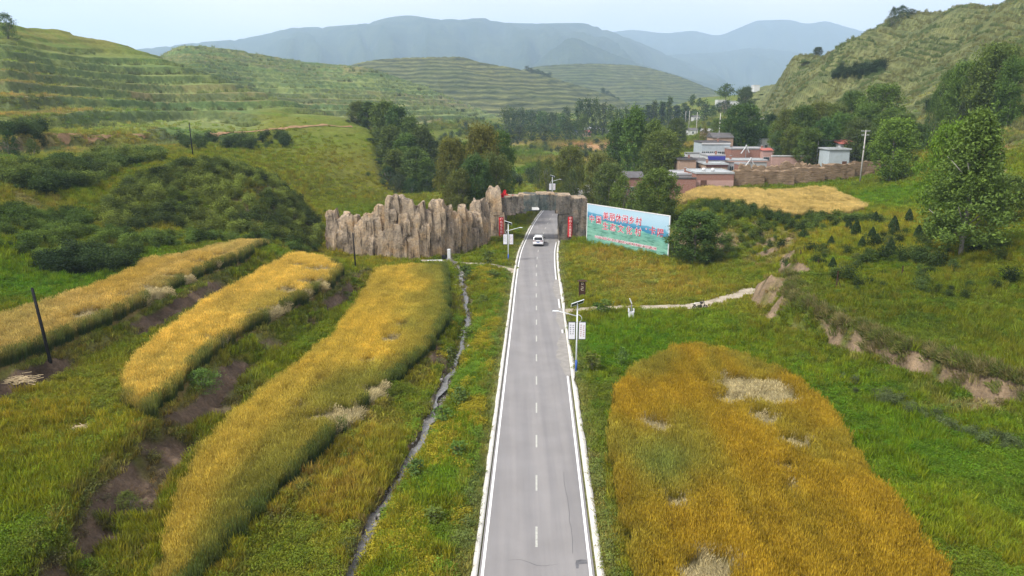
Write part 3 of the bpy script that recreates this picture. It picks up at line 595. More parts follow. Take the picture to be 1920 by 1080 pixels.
def leaves(cent, size, seed, shade, flat=.5, asp=1.6):
    """one small folded quad per leaf spray"""
    r = np.random.default_rng(seed); n = len(cent); nn = r.normal(0, 1, (n, 3)); nn[:, 2] = np.abs(nn[:, 2]) + flat; nn /= np.linalg.norm(nn, axis=1)[:, None]
    u = np.cross(nn, r.normal(0, 1, (n, 3))); u /= np.linalg.norm(u, axis=1)[:, None] + 1e-9; v = np.cross(nn, u); s = (np.broadcast_to(size, (n,)) * r.uniform(.6, 1.3, n))[:, None]
    V = np.stack([cent - u * s * asp * .5, cent + v * s * .42 + nn * s * .1, cent + u * s * asp * .5, cent - v * s * .42 + nn * s * .1], 1).reshape(-1, 3)
    F = np.arange(n * 4).reshape(n, 4); return V, F, np.repeat(shade, 4)
# grass tufts, tall dry grass, leafy weeds
protos('grass', [mesh_py('tuft', *(lambda t: (t[0], t[1], {'shade': t[2]}))(blades(46, .42, .34, .045, .9, 100 + k)), m_grass) for k in range(4)]
     + [mesh_py('tall', *(lambda t: (t[0], t[1], {'shade': t[2]}))(blades(40, .34, .8, .04, .45, 200 + k)), m_grass) for k in range(3)])
def weed(seed, n, rad, h, ls):
    r = np.random.default_rng(seed); k = max(3, n // 14); cc = np.stack([r.normal(0, rad * .5, k), r.normal(0, rad * .5, k), r.uniform(.25, 1, k) * h], -1); w = r.integers(0, k, n)
    c = cc[w] + r.normal(0, 1, (n, 3)) * np.array((rad * .3, rad * .3, h * .16)); c[:, 2] = np.clip(c[:, 2], .03, None); V, F, s = leaves(c, ls, seed, np.clip(r.uniform(0, 1, k)[w] * .6 + r.uniform(0, .4, n), 0, 1)); return mesh_np('weed', V, F, [m_leaf_i], False, {'shade': s})
protos('weed', [weed(300 + k, 210, .42, .5, .07) for k in range(4)])
protos('bush', [weed(320 + k, 900, .85, 2.1, .16) for k in range(5)])
def barley(seed, n=95, side=.42, h=.9):
    V, F, s = blades(n, side, h, .022, .22, seed, .2); r = np.random.default_rng(seed + 1); V = V.reshape(n, 7, 3)
    tip = V[:, 6].copy(); dirn = tip - V[:, 0]; dirn /= np.linalg.norm(dirn, axis=1)[:, None]; sd = np.cross(dirn, r.normal(0, 1, (n, 3))); sd /= np.linalg.norm(sd, axis=1)[:, None] + 1e-9
    el = r.uniform(.13, .2, n)[:, None]; ew = .017; E = np.stack([tip - dirn * .02, tip + dirn * el * .35 + sd * ew, tip + dirn * el + sd * .01, tip + dirn * el * .35 - sd * ew], 1)
    V2 = np.concatenate([V.reshape(-1, 3), E.reshape(-1, 3)]); F2 = F + [(7*n + 4*k, 7*n + 4*k + 1, 7*n + 4*k + 2, 7*n + 4*k + 3) for k in range(n)]
    sh = np.r_[s, np.repeat(r.uniform(.2, 1, n), 4)]; hg = np.clip(V2[:, 2] / (h * 1.05), 0, 1); hg[7*n:] = 1
    return mesh_py('barley', V2, F2, {'shade': sh, 'hgt': hg}, m_crop)
protos('barley', [barley(400 + k) for k in range(4)])

# ------------------------------------------------------------------ standing and lodged barley
def field_pts(poly, n, seed):
    r = np.random.default_rng(seed); p = np.array(poly)[:, :2]; lo, hi = p.min(0), p.max(0); o = []; tot = 0
    while tot < n:
        q = r.uniform(lo, hi, (n * 2, 2)); q = q[inpoly(q[:, 0], q[:, 1], poly)]; o.append(q); tot += len(q)
    return np.concatenate(o)[:n]
def area(poly):
    p = np.array(poly)[:, :2]; return abs(np.sum(p[:, 0] * np.roll(p[:, 1], -1) - p[:, 1] * np.roll(p[:, 0], -1))) / 2
GREEN_STRAW = np.array((.06, .1, .022))
def crop(key, name, label, dens, ripe, seed, lodged=(), greenfn=None, straw=GREEN_STRAW, hs=1.0, rag=.5, edge=None):
    q = field_pts(FIELD[key], int(area(FIELD[key]) * dens), seed); x, y = q[:, 0], q[:, 1]; k_ = dpoly(x, y, FIELD[key], True) > rag * fbm(x / 1.1, y / 1.1, seed + 3, 3) ** 2 * 2.2; q = q[k_]; x, y = x[k_], y[k_]; r = np.random.default_rng(seed + 1); L = len(q)
    n1 = fbm(x / 4, y / 9, seed, 3)[:, None]; n2 = fbm(x / .9, y / .9, seed + 2, 2)[:, None]; base = np.array(ripe[0]) + (np.array(ripe[1]) - np.array(ripe[0])) * sstep(.3, .7, n1)
    g = np.zeros((L, 1)) if greenfn is None else greenfn(x, y, n1[:, 0])[:, None]
    tint = base + (np.array((.25, .25, .045)) - base) * g; st_ = fbm(x / .4, y / 6, seed + 4, 2)[:, None]; tint = tint * (.85 + .3 * n2) * (.72 + .56 * st_) * r.uniform(.72, 1.28, (L, 1))
    st = np.repeat(straw[None], L, 0) * r.uniform(.8, 1.2, (L, 1)); st = st + (base * .55 - st) * (.55 * (1 - g))
    turn = np.stack([r.normal(0, .07, L), r.normal(0, .07, L), r.uniform(0, 6.28, L)], -1); sz = np.stack([np.full(L, 1.0)] * 3, -1) * r.uniform(.95, 1.05, (L, 1)); sz[:, 2] *= hs * (.92 + .16 * n2[:, 0])
    ed = dpoly(x, y, FIELD[key], True)
    if edge is not None:   # dark green downhill rim: green lower stalks, their shade put into the tint
        w = (edge(x, y) * (1 - sstep(.3, 1.0, ed + (n2[:, 0] - .5) * .5)))[:, None]; tint = tint + (np.array((.085, .125, .03)) * r.uniform(.6, 1.4, (L, 1)) - tint) * w * .9; st = st + (np.array((.038, .066, .018)) - st) * w; sz[:, 2] *= 1 + .15 * w[:, 0]
    for lx, ly, rad, hd in lodged:
        d = np.hypot(x - lx, y - ly) / (rad * (.55 + .9 * fbm(x / 1.3, y / 1.3, seed + 7, 2))); w = d < 1
        a = hd + (fbm(x / 1.1, y / 1.1, seed + 9, 2) - .5) * 3.4; tl = np.where(d < .85, r.uniform(1.15, 1.5, L), .6)
        turn[w, 0] = (-np.cos(a) * tl)[w]; turn[w, 1] = (np.sin(a) * tl)[w]; turn[w, 2] = r.uniform(-.5, .5, w.sum())
        tint[w] = np.array((.5, .42, .22)) * r.uniform(.5, 1.15, (w.sum(), 1)); st[w] = np.array((.44, .38, .2)) * r.uniform(.7, 1.1, (w.sum(), 1)); sz[w, 2] *= .9
    z = H(x, y); return scatter(name, 'barley', np.c_[x, y, z - .03], tint, sz, turn, None, st, label, 'barley field')
def lodge(L): return [P(a, b)[:2] + (r, h) for a, b, r, h in L]
def greenA(x, y, n):
    e = (x - tr(T_A_L, y)) / np.maximum(tr(T_A_R, y) - tr(T_A_L, y), 2); return np.clip(sstep(.42, .92, e + (n - .5) * .8) * .9 + .3 * (1 - sstep(0, .12, e)), 0, 1)
crop('A', 'barley_field', 'long barley strip turning from gold to green beside the stream', 11, [(.62, .45, .07), (.52, .4, .07)], 21,
     lodge([(650,790,1.6,.3),(600,800,1.2,.2),(700,745,1.0,.4),(735,650,1.3,.9),(690,690,.9,0),(760,620,1.0,2),(560,780,.8,.5)]), greenA, hs=1.15, edge=lambda x, y: 1.0 * (x > tr(T_A_R, y) - 2.5))
crop('B', 'barley_field', 'middle golden barley strip with flattened stalks at its far end', 11, [(.66, .48, .1), (.58, .44, .1)], 31,
     lodge([(540,560,1.6,.5),(580,540,1.6,1.5),(600,515,1.6,.2),(480,600,1.0,.9),(520,590,1.2,.4),(400,650,.8,.6),(560,510,1.2,2)]), lambda x, y, n: .35 * sstep(.55, .8, n), hs=1.15, edge=lambda x, y: 1.0 * (x > tr(T_B_R, y) - 2.5))
crop('C', 'barley_field', 'uppermost golden barley strip below the shrubby bank on the left', 10, [(.5, .36, .08), (.56, .42, .14)], 41,
     lodge([(330,530,1.5,.5),(290,555,1.4,.4),(250,570,1.2,.6),(380,505,1.4,.3),(150,615,1.3,.4),(170,600,1.2,.8),(420,490,1.2,.6)]), lambda x, y, n: .3 * sstep(.5, .8, n), hs=1.15, edge=lambda x, y: 1.0 * (x > tr(T_C_R, y) - 2.5))
crop('E', 'barley_field', 'broad orange-gold barley field right of the road with flattened patches', 11, [(.39, .265, .024), (.33, .255, .028)], 51,
     lodge([(1400,740,2.6,.2),(1450,760,2.2,.5),(1370,765,1.8,.1),(1330,738,.8,.4),(1430,800,1.3,.8),(1490,850,1.2,1),(1470,895,.8,1.2),(1485,925,.6,1.0),(1225,815,1.2,.3),(1265,965,1.0,.2),(1330,1100,1.6,.2)]),
     lambda x, y, n: .45 * sstep(.42, .75, n) + 1.2 * np.exp(-((x - GRN[0])**2 + ((y - GRN[1]) * .6)**2) / 4.5), hs=1.25) if (GRN := P(1240, 900)) else None
crop('D', 'barley_field', 'pale ripe barley field on the terrace below the earth wall', 4.5, [(.6, .46, .17), (.54, .41, .14)], 61, straw=np.array((.16, .15, .05)))

# ------------------------------------------------------------------ wild grass and weeds
def rnd_ground(n, y0, y1, seed, u0=-1.0, u1=1.0):
    r = np.random.default_rng(seed); Y = np.exp(r.uniform(math.log(y0), math.log(y1), n)); x = r.uniform(u0, u1, n) * Y; return x, Y
KEEP = [P(1311, 580)[:2] + (1.7,), P(1183, 597)[:2] + (.7,), P(1091, 562)[:2] + (.6,), P(838, 486)[:2] + (1.6,), P(28, 715)[:2] + (1.2,), P(150, 806)[:2] + (.9,)]
def clear(x, y, mar=.0):
    """true where nothing but wild growth stands"""
    k = (np.abs(x - road_x(y)) > 3.72 + mar) | (y > 250); k &= True
    for f in FIELD: k &= ~inq(f, x, y)
    for ax_, ay_, ar_ in KEEP: k &= np.hypot(x - ax_, y - ay_) > ar_
    k &= (np.abs(x - tr(T_S, y)) > .5) | (y > 113); k &= (dpoly(x, y, TRACK) > 1.0) & (dpoly(x, y, FORD) > 1.0); return k
def gcol(x, y):
    i = {}; e = .35; z = H(x, y, info=i); sl = np.hypot((H(x + e, y) - z) / e, (H(x, y + e) - z) / e); c, bare = ground_col(x, y, z, sl, i); return z, sl, c, bare
def wild(name, key, n, y0, y1, seed, size, label, cat, keep, tintmul, picks=None, grow=0.0, jit=.25):
    x, y = rnd_ground(n, y0, y1, seed); k = clear(x, y, .1); x, y = x[k], y[k]; z, sl, c, bare = gcol(x, y); r = np.random.default_rng(seed + 5)
    k = keep(x, y, z, sl, bare, r); x, y, z, c = x[k], y[k], z[k], c[k]; L = len(x); s = size * r.uniform(.6, 1.35, L) * (1 + grow * np.maximum(y - 60, 0) / 100)
    t = c * tintmul * r.uniform(1 - jit, 1 + jit, (L, 1)) * (1 + r.normal(0, .06, (L, 3)))
    return scatter(name, key, np.c_[x, y, z - .04], t, s, None, None if picks is None else r.choice(picks, L), None, label, cat)
nz = lambda x, y, s, q: fbm(x / q, y / q, s, 3)
wild('grass', 'grass', 185000, 22, 260, 71, 1.0, 'short wild grass covering the verges and banks', 'grass', lambda x, y, z, sl, b, r: r.uniform(0, 1, len(x)) > np.maximum(b * 1.15, sstep(120, 260, y)), np.array((1.75, 1.72, 1.2)), [0, 1, 2, 3], .5)
wild('tall_grass', 'grass', 75000, 23, 240, 73, .9, 'tall tawny grass in loose drifts', 'grass', lambda x, y, z, sl, b, r: (nz(x, y, 74, 6) > .5) & (b < .4) & (np.abs(x - road_x(y)) > 4.5) & (r.uniform(0, 1, len(x)) > sstep(100, 240, y)), np.array((2.1, 1.85, 1.15)), [4, 5, 6], .3)
wild('weeds', 'weed', 57000, 23, 220, 75, .8, 'low leafy weeds among the grass', 'weeds', lambda x, y, z, sl, b, r: (nz(x, y, 76, 4) > .5) & (r.uniform(0, 1, len(x)) > np.maximum(b * .95, sstep(100, 220, y))), np.array((1.25, 1.45, 1.1)), None, .4)
# yellow-green weed drifts between stream and road
x, y = rnd_ground(16000, 29, 105, 81, -.3, .1); d = x - road_x(y); k = (d > -9.5) & (d < -4.3) & (np.abs(x - tr(T_S, y)) > .8) & (fbm(x / 2.2, y / 4, 82, 2) > .42); x, y = x[k], y[k]
c = np.where((fbm(x / 1.6, y / 3, 83, 2) > .5)[:, None], np.array((.26, .23, .018)), np.array((.12, .2, .018))) * rng.uniform(.9, 1.5, (len(x), 1))
scatter('flowering_weeds', 'weed', np.c_[x, y, H(x, y) - .03], c, rng.uniform(.6, 1.15, len(x)), label='yellow-green flowering weeds between the stream and the road', cat='weeds')
x, y = rnd_ground(2600, 29, 62, 84, 0, .25); d = x - road_x(y); k = (d > 4.6) & (d < 7.2) & clear(x, y) & (fbm(x / 1.5, y / 3, 85, 2) > .5); x, y = x[k], y[k]
scatter('verge_weeds', 'weed', np.c_[x, y, H(x, y) - .03], np.array((.15, .19, .025)) * rng.uniform(.6, 1.3, (len(x), 1)), rng.uniform(.5, 1.0, len(x)), label='bright weeds between the right kerb and the barley field', cat='weeds')
# scrub that reads as one mass on banks and mound
def scrub(name, polys, n, seed, size, tint, label, keep=None):
    P_ = []; T_ = []; S_ = []; r = np.random.default_rng(seed)
    for poly, w in polys:
        pw = [P(*q) for q in poly]; q = field_pts(pw, int(n * w), seed); P_.append(q)
    q = np.concatenate(P_); x, y = q[:, 0], q[:, 1]; k = clear(x, y, .6)
    x, y = x[k], y[k]; L = len(x); nn = fbm(x / 5, y / 5, seed, 2)[:, None]; t = np.array(tint[0]) + (np.array(tint[1]) - np.array(tint[0])) * sstep(.35, .68, nn); t = t * r.uniform(.6, 1.6, (L, 1))
    s = size * r.uniform(.3, 1.1, L); return scatter(name, 'bush', np.c_[x, y, H(x, y) - .15 * s], t, s, None, None, None, label, 'scrub')
scrub('scrub', [([(180,395),(230,350),(320,318),(420,312),(500,335),(560,380),(605,430),(600,462),(520,455),(420,440),(300,425),(200,440)], 1.0)], 900, 95, .8, [(.055, .08, .018), (.16, .2, .036)], 'dense dark scrub covering the rounded mound left of the rock wall')
scrub('scrub', [([(-40,372),(0,330),(90,312),(200,296),(300,292),(305,304),(230,318),(190,345),(100,368)], 1.0)], 420, 96, .95, [(.045, .075, .018), (.13, .175, .034)], 'dark bushes along the top of the bank on the far left')
scrub('scrub', [([(60,505),(110,478),(200,476),(270,490),(230,512),(100,520)], 1.0)], 90, 97, .9, [(.025, .046, .014), (.045, .075, .02)], 'low dark bush clump above the uppermost barley strip')
scrub('scrub', [([(-30,470),(150,440),(420,450),(600,470),(560,478),(300,470),(60,495)], .6), ([(-40,440),(0,400),(170,400),(190,440),(60,470)], .6)], 420, 98, .65, [(.06, .1, .018), (.1, .15, .026)], 'green brambly growth at the foot of the mound')
scrub('scrub', [([(1270,412),(1600,410),(1660,420),(1500,455),(1400,480),(1330,500),(1270,480)], 1.0)], 330, 99, .65, [(.045, .075, .018), (.1, .145, .026)], 'weedy bushes on the bank below the pale barley terrace')
scrub('scrub', [([(330,262),(550,262),(560,276),(340,282)], .5), ([(0,255),(80,250),(90,275),(0,278)], .4)], 150, 100, 1.2, [(.035, .062, .018), (.055, .085, .022)], 'dark hedge-like bushes below the hillside track')
scrub('scrub', [([(1450,500),(1560,470),(1700,430),(1900,470),(1900,560),(1700,560),(1560,540)], .6)], 150, 101, .7, [(.035, .06, .016), (.06, .09, .02)], 'low bushes scattered over the bench right of the track')
scrub('scrub', [([(1560,700),(1700,760),(1900,840),(1920,870),(1750,800),(1600,740)], .5)], 120, 102, .42, [(.07, .1, .035), (.1, .13, .05)], 'grey-green bushy weeds in a line below the eroded bank')
scrub('scrub', [([(1575,128),(1650,124),(1660,136),(1600,150),(1560,152)], .5), ([(1780,165),(1880,140),(1900,160),(1800,185)], .5), ([(1730,195),(1800,180),(1840,190),(1740,210)], .3)], 110, 103, 1.6, [(.03, .055, .02), (.045, .075, .022)], 'dark bushes growing on the right hillside')

# taller grass that edges every terrace of the left hills
x, y = rnd_ground(90000, 105, 800, 111, -1.0, -.02); i = {}; z = H(x, y, info=i); k = (i['hl'] > .5) & (i['lf'] > .6) & (i['lf'] < .78) & (fbm(x / 12, y / 12, 112, 2) > .36); x, y, z = x[k], y[k], z[k]; L = len(x)
t = np.array((.23, .28, .095)) * rng.uniform(.75, 1.25, (L, 1)) * np.where(fbm(x / 25, y / 25, 113, 2) > .6, .55, 1.0)[:, None]; sz = rng.uniform(.9, 1.7, L) * (1 + np.maximum(y - 150, 0) / 300)
scatter('terrace_grass', 'grass', np.c_[x, y, z - .05], t, sz, None, rng.integers(0, 7, L), None, 'rank grass growing along the terrace edges of the left hills', 'grass')
x, y = rnd_ground(60000, 110, 420, 114, .2, 1.0); i = {}; z = H(x, y, info=i); k = (i['hr'] > .5) & (fbm(x / 5, y / 5, 115, 3) > .47); x, y, z = x[k], y[k], z[k]; L = len(x)
t = np.where((fbm(x / 9, y / 9, 116, 2) > .5)[:, None], np.array((.2, .205, .075)), np.array((.13, .175, .06))) * rng.uniform(.75, 1.25, (L, 1))
scatter('hill_grass', 'grass', np.c_[x, y, z - .05], t, rng.uniform(.7, 1.4, L) * (1 + np.maximum(y - 150, 0) / 300), None, rng.integers(0, 7, L), None, 'tufted dry grass over the steps of the right hill', 'grass')

# fields and bushes of the valley floor
x, y = rnd_ground(26000, 150, 620, 117, -.2, .36); k = clear(x, y) & (H(x, y) < 16) & (fbm(x / 22, y / 40, 118, 2) > .4); x, y = x[k], y[k]; z, sl, c, b_ = gcol(x, y); L = len(x)
scatter('valley_grass', 'grass', np.c_[x, y, z - .05], c * 1.5 * rng.uniform(.7, 1.3, (L, 1)), rng.uniform(.8, 1.6, L) * (1 + np.maximum(y - 150, 0) / 250), None, rng.integers(0, 7, L), None, 'rough pasture and field grass on the valley floor', 'grass')
x, y = rnd_ground(900, 200, 650, 119, -.2, .4); k = clear(x, y) & (H(x, y) < 24) & (fbm(x / 30, y / 60, 120, 2) > .56); x, y = x[k], y[k]; L = len(x)
scatter('field_bushes', 'bush', np.c_[x, y, H(x, y) - .2], np.array((.06, .09, .03)) * rng.uniform(.6, 1.4, (L, 1)), rng.uniform(.5, 1.6, L), None, None, None, 'scattered bushes between the valley fields', 'scrub')
# grass hanging over the eroded bank on the right
yy = rng.uniform(40, 78, 2600); tx = np.interp(yy, np.r_[0, 30, T_TOE[:, 0], 78], np.r_[40, 39, T_TOE[:, 1], 27.5]) + np.interp(yy, [40, 60, 68, 78], [.5, .5, 1.2, 3.0]) + rng.normal(.35, .35, 2600); k = fbm(tx / 1.6, yy / 1.6, 121, 2) > .4; tx, yy = tx[k], yy[k]; L = len(yy)
scatter('bank_grass', 'grass', np.c_[tx, yy, H(tx, yy) - .05], np.where((rng.uniform(0, 1, (L, 1)) > .4), np.array((.15, .18, .04)), np.array((.24, .21, .08))) * rng.uniform(.6, 1.3, (L, 1)), rng.uniform(.8, 1.4, L), np.stack([rng.normal(0, .2, L), rng.normal(-.5, .3, L), rng.uniform(-.5, .5, L)], -1), None, None, 'long grass hanging over the top of the eroded bank', 'grass')

# pebbles of the stream bed
def pebble(seed):
    bm = bmesh.new(); bmesh.ops.create_icosphere(bm, subdivisions=1, radius=.5); r = np.random.default_rng(seed)
    for v_ in bm.verts: v_.co *= r.uniform(.75, 1.15); v_.co.z *= .6
    me = bpy.data.meshes.new('pebble'); bm.to_mesh(me); bm.free(); me.materials.append(plain('wet_pebble', (.26, .245, .22), .6, .3, 0, .35, 1.2, .3)); return me
protos('pebble', [pebble(800 + k) for k in range(4)])
yy = rng.uniform(29, 112, 3200); xx = np.interp(yy, ys, xs) + rng.normal(0, .5, 3200)
scatter('pebbles', 'pebble', np.c_[xx, yy, H(xx, yy) + .02], np.full((3200, 3), .3), rng.uniform(.05, .2, 3200), label='small pebbles strewn along the stream bed', cat='pebbles')
yy = rng.uniform(29, 62, 500); xx = road_x(yy) + rng.uniform(3.7, 5.6, 500)
scatter('gravel', 'pebble', np.c_[xx, yy, H(xx, yy) + .02], np.full((500, 3), .3), rng.uniform(.04, .16, 500), label='loose stones along the right verge of the road', cat='gravel')
# ------------------------------------------------------------------ trees
def tree_meshes(kind, seed):
    """unit tree, 1 m tall: (trunk with limbs, crown of leaf sprays)"""
    r = np.random.default_rng(seed); tb = MB()
    K = {'poplar': (.19, .06, 170, 64, .018, 1.7), 'round': (.36, .1, 190, 76, .021, 1.5), 'big': (.34, .1, 440, 62, .0155, 1.5), 'bush': (.55, .0, 120, 30, .036, 1.3), 'far': (.26, .08, 70, 16, .045, 1.5), 'slim': (.085, .12, 70, 18, .03, 2.0), 'broom': (.2, .62, 60, 18, .03, 1.5), 'sap': (.2, .2, 22, 12, .07, 1.6)}[kind]
    wid, bot, ncl, nlf, ls, asp = K
    def prof(t):
        if kind in ('poplar', 'slim'): return wid * np.sqrt(np.clip(1 - ((t - .42) / .6) ** 2, .03, 1))
        if kind == 'big': return wid * np.clip(np.minimum(1.0, .7 + t * 1.2) * (1 - t ** 1.7) ** .75, .06, 1)
        if kind == 'broom': return wid * np.sqrt(np.clip(1 - (2 * t - 1) ** 2, .02, 1))
        if kind == 'bush': return wid * np.clip((1 - t ** 2.2) ** .6, .05, 1)
        return wid * np.sqrt(np.clip(1 - ((t - .5) / .56) ** 2, .04, 1))
    # a few leading limbs give the outline its lobes
    nl = 9 if kind == 'big' else 6; la = r.uniform(0, 6.28, nl); lt = r.uniform(.15, .95, nl); lobe = r.uniform(.45, 1.4, nl) if kind == 'big' else r.uniform(.55, 1.3, nl)
    t = r.uniform(0, 1, ncl) ** .85; a = r.uniform(0, 6.28, ncl); rad = prof(t) * np.clip(r.uniform(0, 1, ncl) ** .45, 0, 1)
    for k in range(nl):
        w = np.exp(-((np.angle(np.exp(1j * (a - la[k])))) ** 2) / .5 - (t - lt[k]) ** 2 / .03); rad = rad * (1 + (lobe[k] - 1) * w * 1.3)
    cc = np.stack([np.cos(a) * rad, np.sin(a) * rad, bot + (1 - bot) * t * .97], -1); cc[:, 2] += r.normal(0, .012, ncl)
    cs = r.uniform(.5, 1.25, ncl) * (.06 if kind in ('poplar', 'slim') else .085 if kind != 'big' else .052) * (1.5 if kind in ('bush', 'far', 'sap') else 1)
    w = np.repeat(np.arange(ncl), nlf); d = r.normal(0, 1, (len(w), 3)) * .55; L = cc[w] + d * cs[w][:, None] * np.array((1, 1, .75 if kind != 'poplar' else 1.2))
    L[:, 2] = np.clip(L[:, 2], .015, None); sh = np.clip(r.uniform(.1, .9, ncl)[w] * .65 + r.uniform(0, .35, len(w)), 0, 1)
    V, F, s = leaves(L, ls, seed, sh, .35, asp); crown = mesh_np('crown', V, F, [m_leaf], False, {'shade': s})
    if kind != 'bush':
        tr_ = .013 if kind in ('big', 'round') else .011; z = np.linspace(0, .86, 7); bx = np.cumsum(r.normal(0, .006, 7)); by = np.cumsum(r.normal(0, .006, 7)); bx -= bx[0]; by -= by[0]
        tb.tube([(bx[k], by[k], z[k] - .02 * (k == 0)) for k in range(7)], [tr_ * (1.25 - .98 * k / 6) for k in range(7)], 7)
        for k in range(14 if kind == 'big' else 8):
            zz = r.uniform(max(bot * .8, .1), .75); x0 = np.interp(zz, z, bx); y0 = np.interp(zz, z, by); an = r.uniform(0, 6.28); ln = float(prof(np.array((zz - bot) / (1 - bot) + .1).clip(0, .9))) * .85
            tb.tube([(x0, y0, zz), (x0 + math.cos(an) * ln * .5, y0 + math.sin(an) * ln * .5, zz + ln * .45), (x0 + math.cos(an) * ln, y0 + math.sin(an) * ln, zz + ln * .8)], [tr_ * .5 * (1 - zz * .5), tr_ * .34, tr_ * .12], 5)
    else:
        for k in range(6):
            an = r.uniform(0, 6.28); tb.tube([(.02 * math.cos(an), .02 * math.sin(an), -.03), (.15 * math.cos(an), .15 * math.sin(an), .35), (.3 * math.cos(an), .3 * math.sin(an), .7)], [.018, .013, .005], 5)
    me = bpy.data.meshes.new('trunk'); me.from_pydata(tb.v, [], tb.f); me.polygons.foreach_set('use_smooth', np.ones(len(me.polygons), bool)); me.materials.append(m_barkp if kind in ('big', 'poplar') else m_bark); me.update(); return me, crown
TM = {k: [tree_meshes(k, 500 + 10 * i + j) for j in range(n)] for i, (k, n) in enumerate((('poplar', 3), ('round', 4), ('big', 1), ('bush', 3), ('far', 3), ('slim', 2), ('broom', 1), ('sap', 3)))}
GRN_ = {'mid': (.118, .172, .034), 'dark': (.08, .128, .032), 'light': (.14, .2, .03), 'deep': (.044, .074, .026), 'blue': (.06, .092, .036), 'olive': (.135, .15, .032), 'willow': (.11, .155, .036)}
_tc = [0]
def tree(name, kind, px, Y, top, wpx, tone, label, cat='tree', group=None, foot=None):
    """px column, distance, photo row of the tip, photo width of the crown"""
    _tc[0] += 1; r = np.random.default_rng(900 + _tc[0]); x, y, z = at(px, Y) if foot is None else (float(x_of(px, Y, z_of(Y, foot))), Y, float(z_of(Y, foot)))
    d = Y * CP + (CH - z) * SP; h = max(1.0, float(z_of(Y, top)) - z)
    tm, cm = TM[kind][_tc[0] % len(TM[kind])]; w0 = {'poplar': .36, 'round': .74, 'big': .7, 'bush': 1.15, 'far': .58, 'slim': .2, 'broom': .42, 'sap': .45}[kind]
    sw = wpx * d / FPX / w0; o = thing(name, label, cat, (x, y, z - .1), r.uniform(0, 6.28), group); o.scale = (sw, sw, h)
    link('trunk' if kind != 'bush' else 'stems', tm, o); c = link('crown', cm, o); c.color = (*[q * r.uniform(.88, 1.14) for q in GRN_[tone]], 1); return o
def grove(name, kind, items, desc, cat, group, tones=('mid', 'dark')):
    items = sorted(items, key=lambda q: q[0])
    for k, it in enumerate(items):
        kd = it[4] if len(it) > 4 else kind; tn = it[5] if len(it) > 5 else tones[k % len(tones)]
        tree(name, kd, it[0], it[1], it[2], it[3], tn, '%s, %s from the left' % (desc, nth(k)) if len(items) > 1 else desc, cat, group, it[6] if len(it) > 6 else None)
grove('poplar_tree', 'poplar', [(674,268,190,40),(692,264,191,34),(722,252,189,52),(748,246,198,48),(772,242,220,44),(735,230,236,48),(765,224,252,50),(795,226,238,44),(812,228,262,36),(745,212,282,46),(782,208,276,50),(800,205,296,36)], 'poplar in the dense grove at the end of the grassy spur', 'tree', 'grove at the end of the spur', ('mid', 'dark', 'mid', 'willow'))
grove('shrub', 'bush', [(696,236,258,34),(712,222,296,42),(728,208,312,48),(748,200,326,44),(770,198,334,36),(652,262,226,12)], 'dark shrub edging the grove at the foot of the spur', 'shrub', 'shrubs edging the grove', ('blue', 'deep'))
grove('broadleaf_tree', 'round', [(848,152,262,56),(872,160,268,56),(905,152,238,74),(936,160,246,58),(892,143,292,62),(930,146,290,58),(862,140,318,44,'round','olive')], 'leafy tree standing behind the rock wall', 'tree', 'trees behind the rock wall', ('olive', 'mid', 'dark', 'dark'))
grove('shrub', 'bush', [(1028,196,296,48),(1010,215,300,30),(1068,188,274,60,'round','olive'),(1072,172,318,40),(1050,205,300,40)], 'bushy growth just beyond the rock arch', 'shrub', 'bushes beyond the arch', ('dark', 'olive'))
grove('willow_tree', 'round', [(1122,168,290,58),(1140,158,306,64),(1108,176,322,44,'bush','dark'),(1165,152,330,60,'bush','mid'),(1195,150,345,50,'bush','dark'),(1208,142,352,40,'bush','mid')], 'spreading willow between the arch and the village', 'tree', 'willows beside the arch', ('willow', 'olive'))
grove('poplar_tree', 'poplar', [(1155,222,226,40,'poplar','dark'),(1187,208,204,46,'poplar','mid'),(1222,205,226,40,'poplar','mid'),(1240,185,246,78,'round','willow'),(1205,230,250,40,'round','olive')], 'tall tree in the cluster left of the village', 'tree', 'tall trees left of the village')
tree('willow_tree', 'round', 1232, 133, 318, 80, 'willow', 'willow standing directly behind the top edge of the billboard')
tree('willow_tree', 'round', 1303, 104, 398, 96, 'dark', 'dense round willow at the right end of the billboard')
tree('willow_tree', 'bush', 1268, 108, 452, 40, 'deep', 'dark low bush against the right edge of the billboard', 'shrub')
grove('broadleaf_tree', 'round', [(1388,232,196,78,'round','dark'),(1400,262,205,46,'round','dark'),(1362,280,222,44,'round','mid'),(1268,300,222,40,'round','dark'),(1441,252,214,34,'round','deep'),(1425,240,235,40,'round','dark'),(1345,330,222,30,'round','mid'),(1320,300,240,30,'bush','olive')], 'leafy tree behind the village houses', 'tree', 'trees behind the village houses')
grove('poplar_tree', 'slim', [(1253,540,180,12),(1225,545,188,14),(1240,550,190,14),(1213,540,196,14),(1296,560,178,14,'broom','dark'),(1309,565,184,12,'broom','dark'),(1283,570,192,14),(1268,560,197,16),(1200,520,202,16),(1180,510,206,18)], 'slender poplar in the valley beyond the village', 'tree', 'slender poplars up the valley', ('blue', 'dark'))
tree('broadleaf_tree', 'broom', 1357, 520, 158, 30, 'dark', 'tall high-crowned tree in front of the distant white houses')
tree('broadleaf_tree', 'round', 1394, 430, 163, 32, 'dark', 'rounded tree just right of the distant white houses')
grove('valley_tree', 'far', [(948 + 9.5 * k, 520 + (k * 37) % 50, 201 + (k * 13) % 12, 22) for k in range(13)] + [(930 + 22 * k, 440, 232 + (k * 7) % 9, 26, 'far', 'blue') for k in range(6)], 'tree in the long belt across the valley floor', 'tree', 'tree belt across the valley', ('blue', 'dark'))
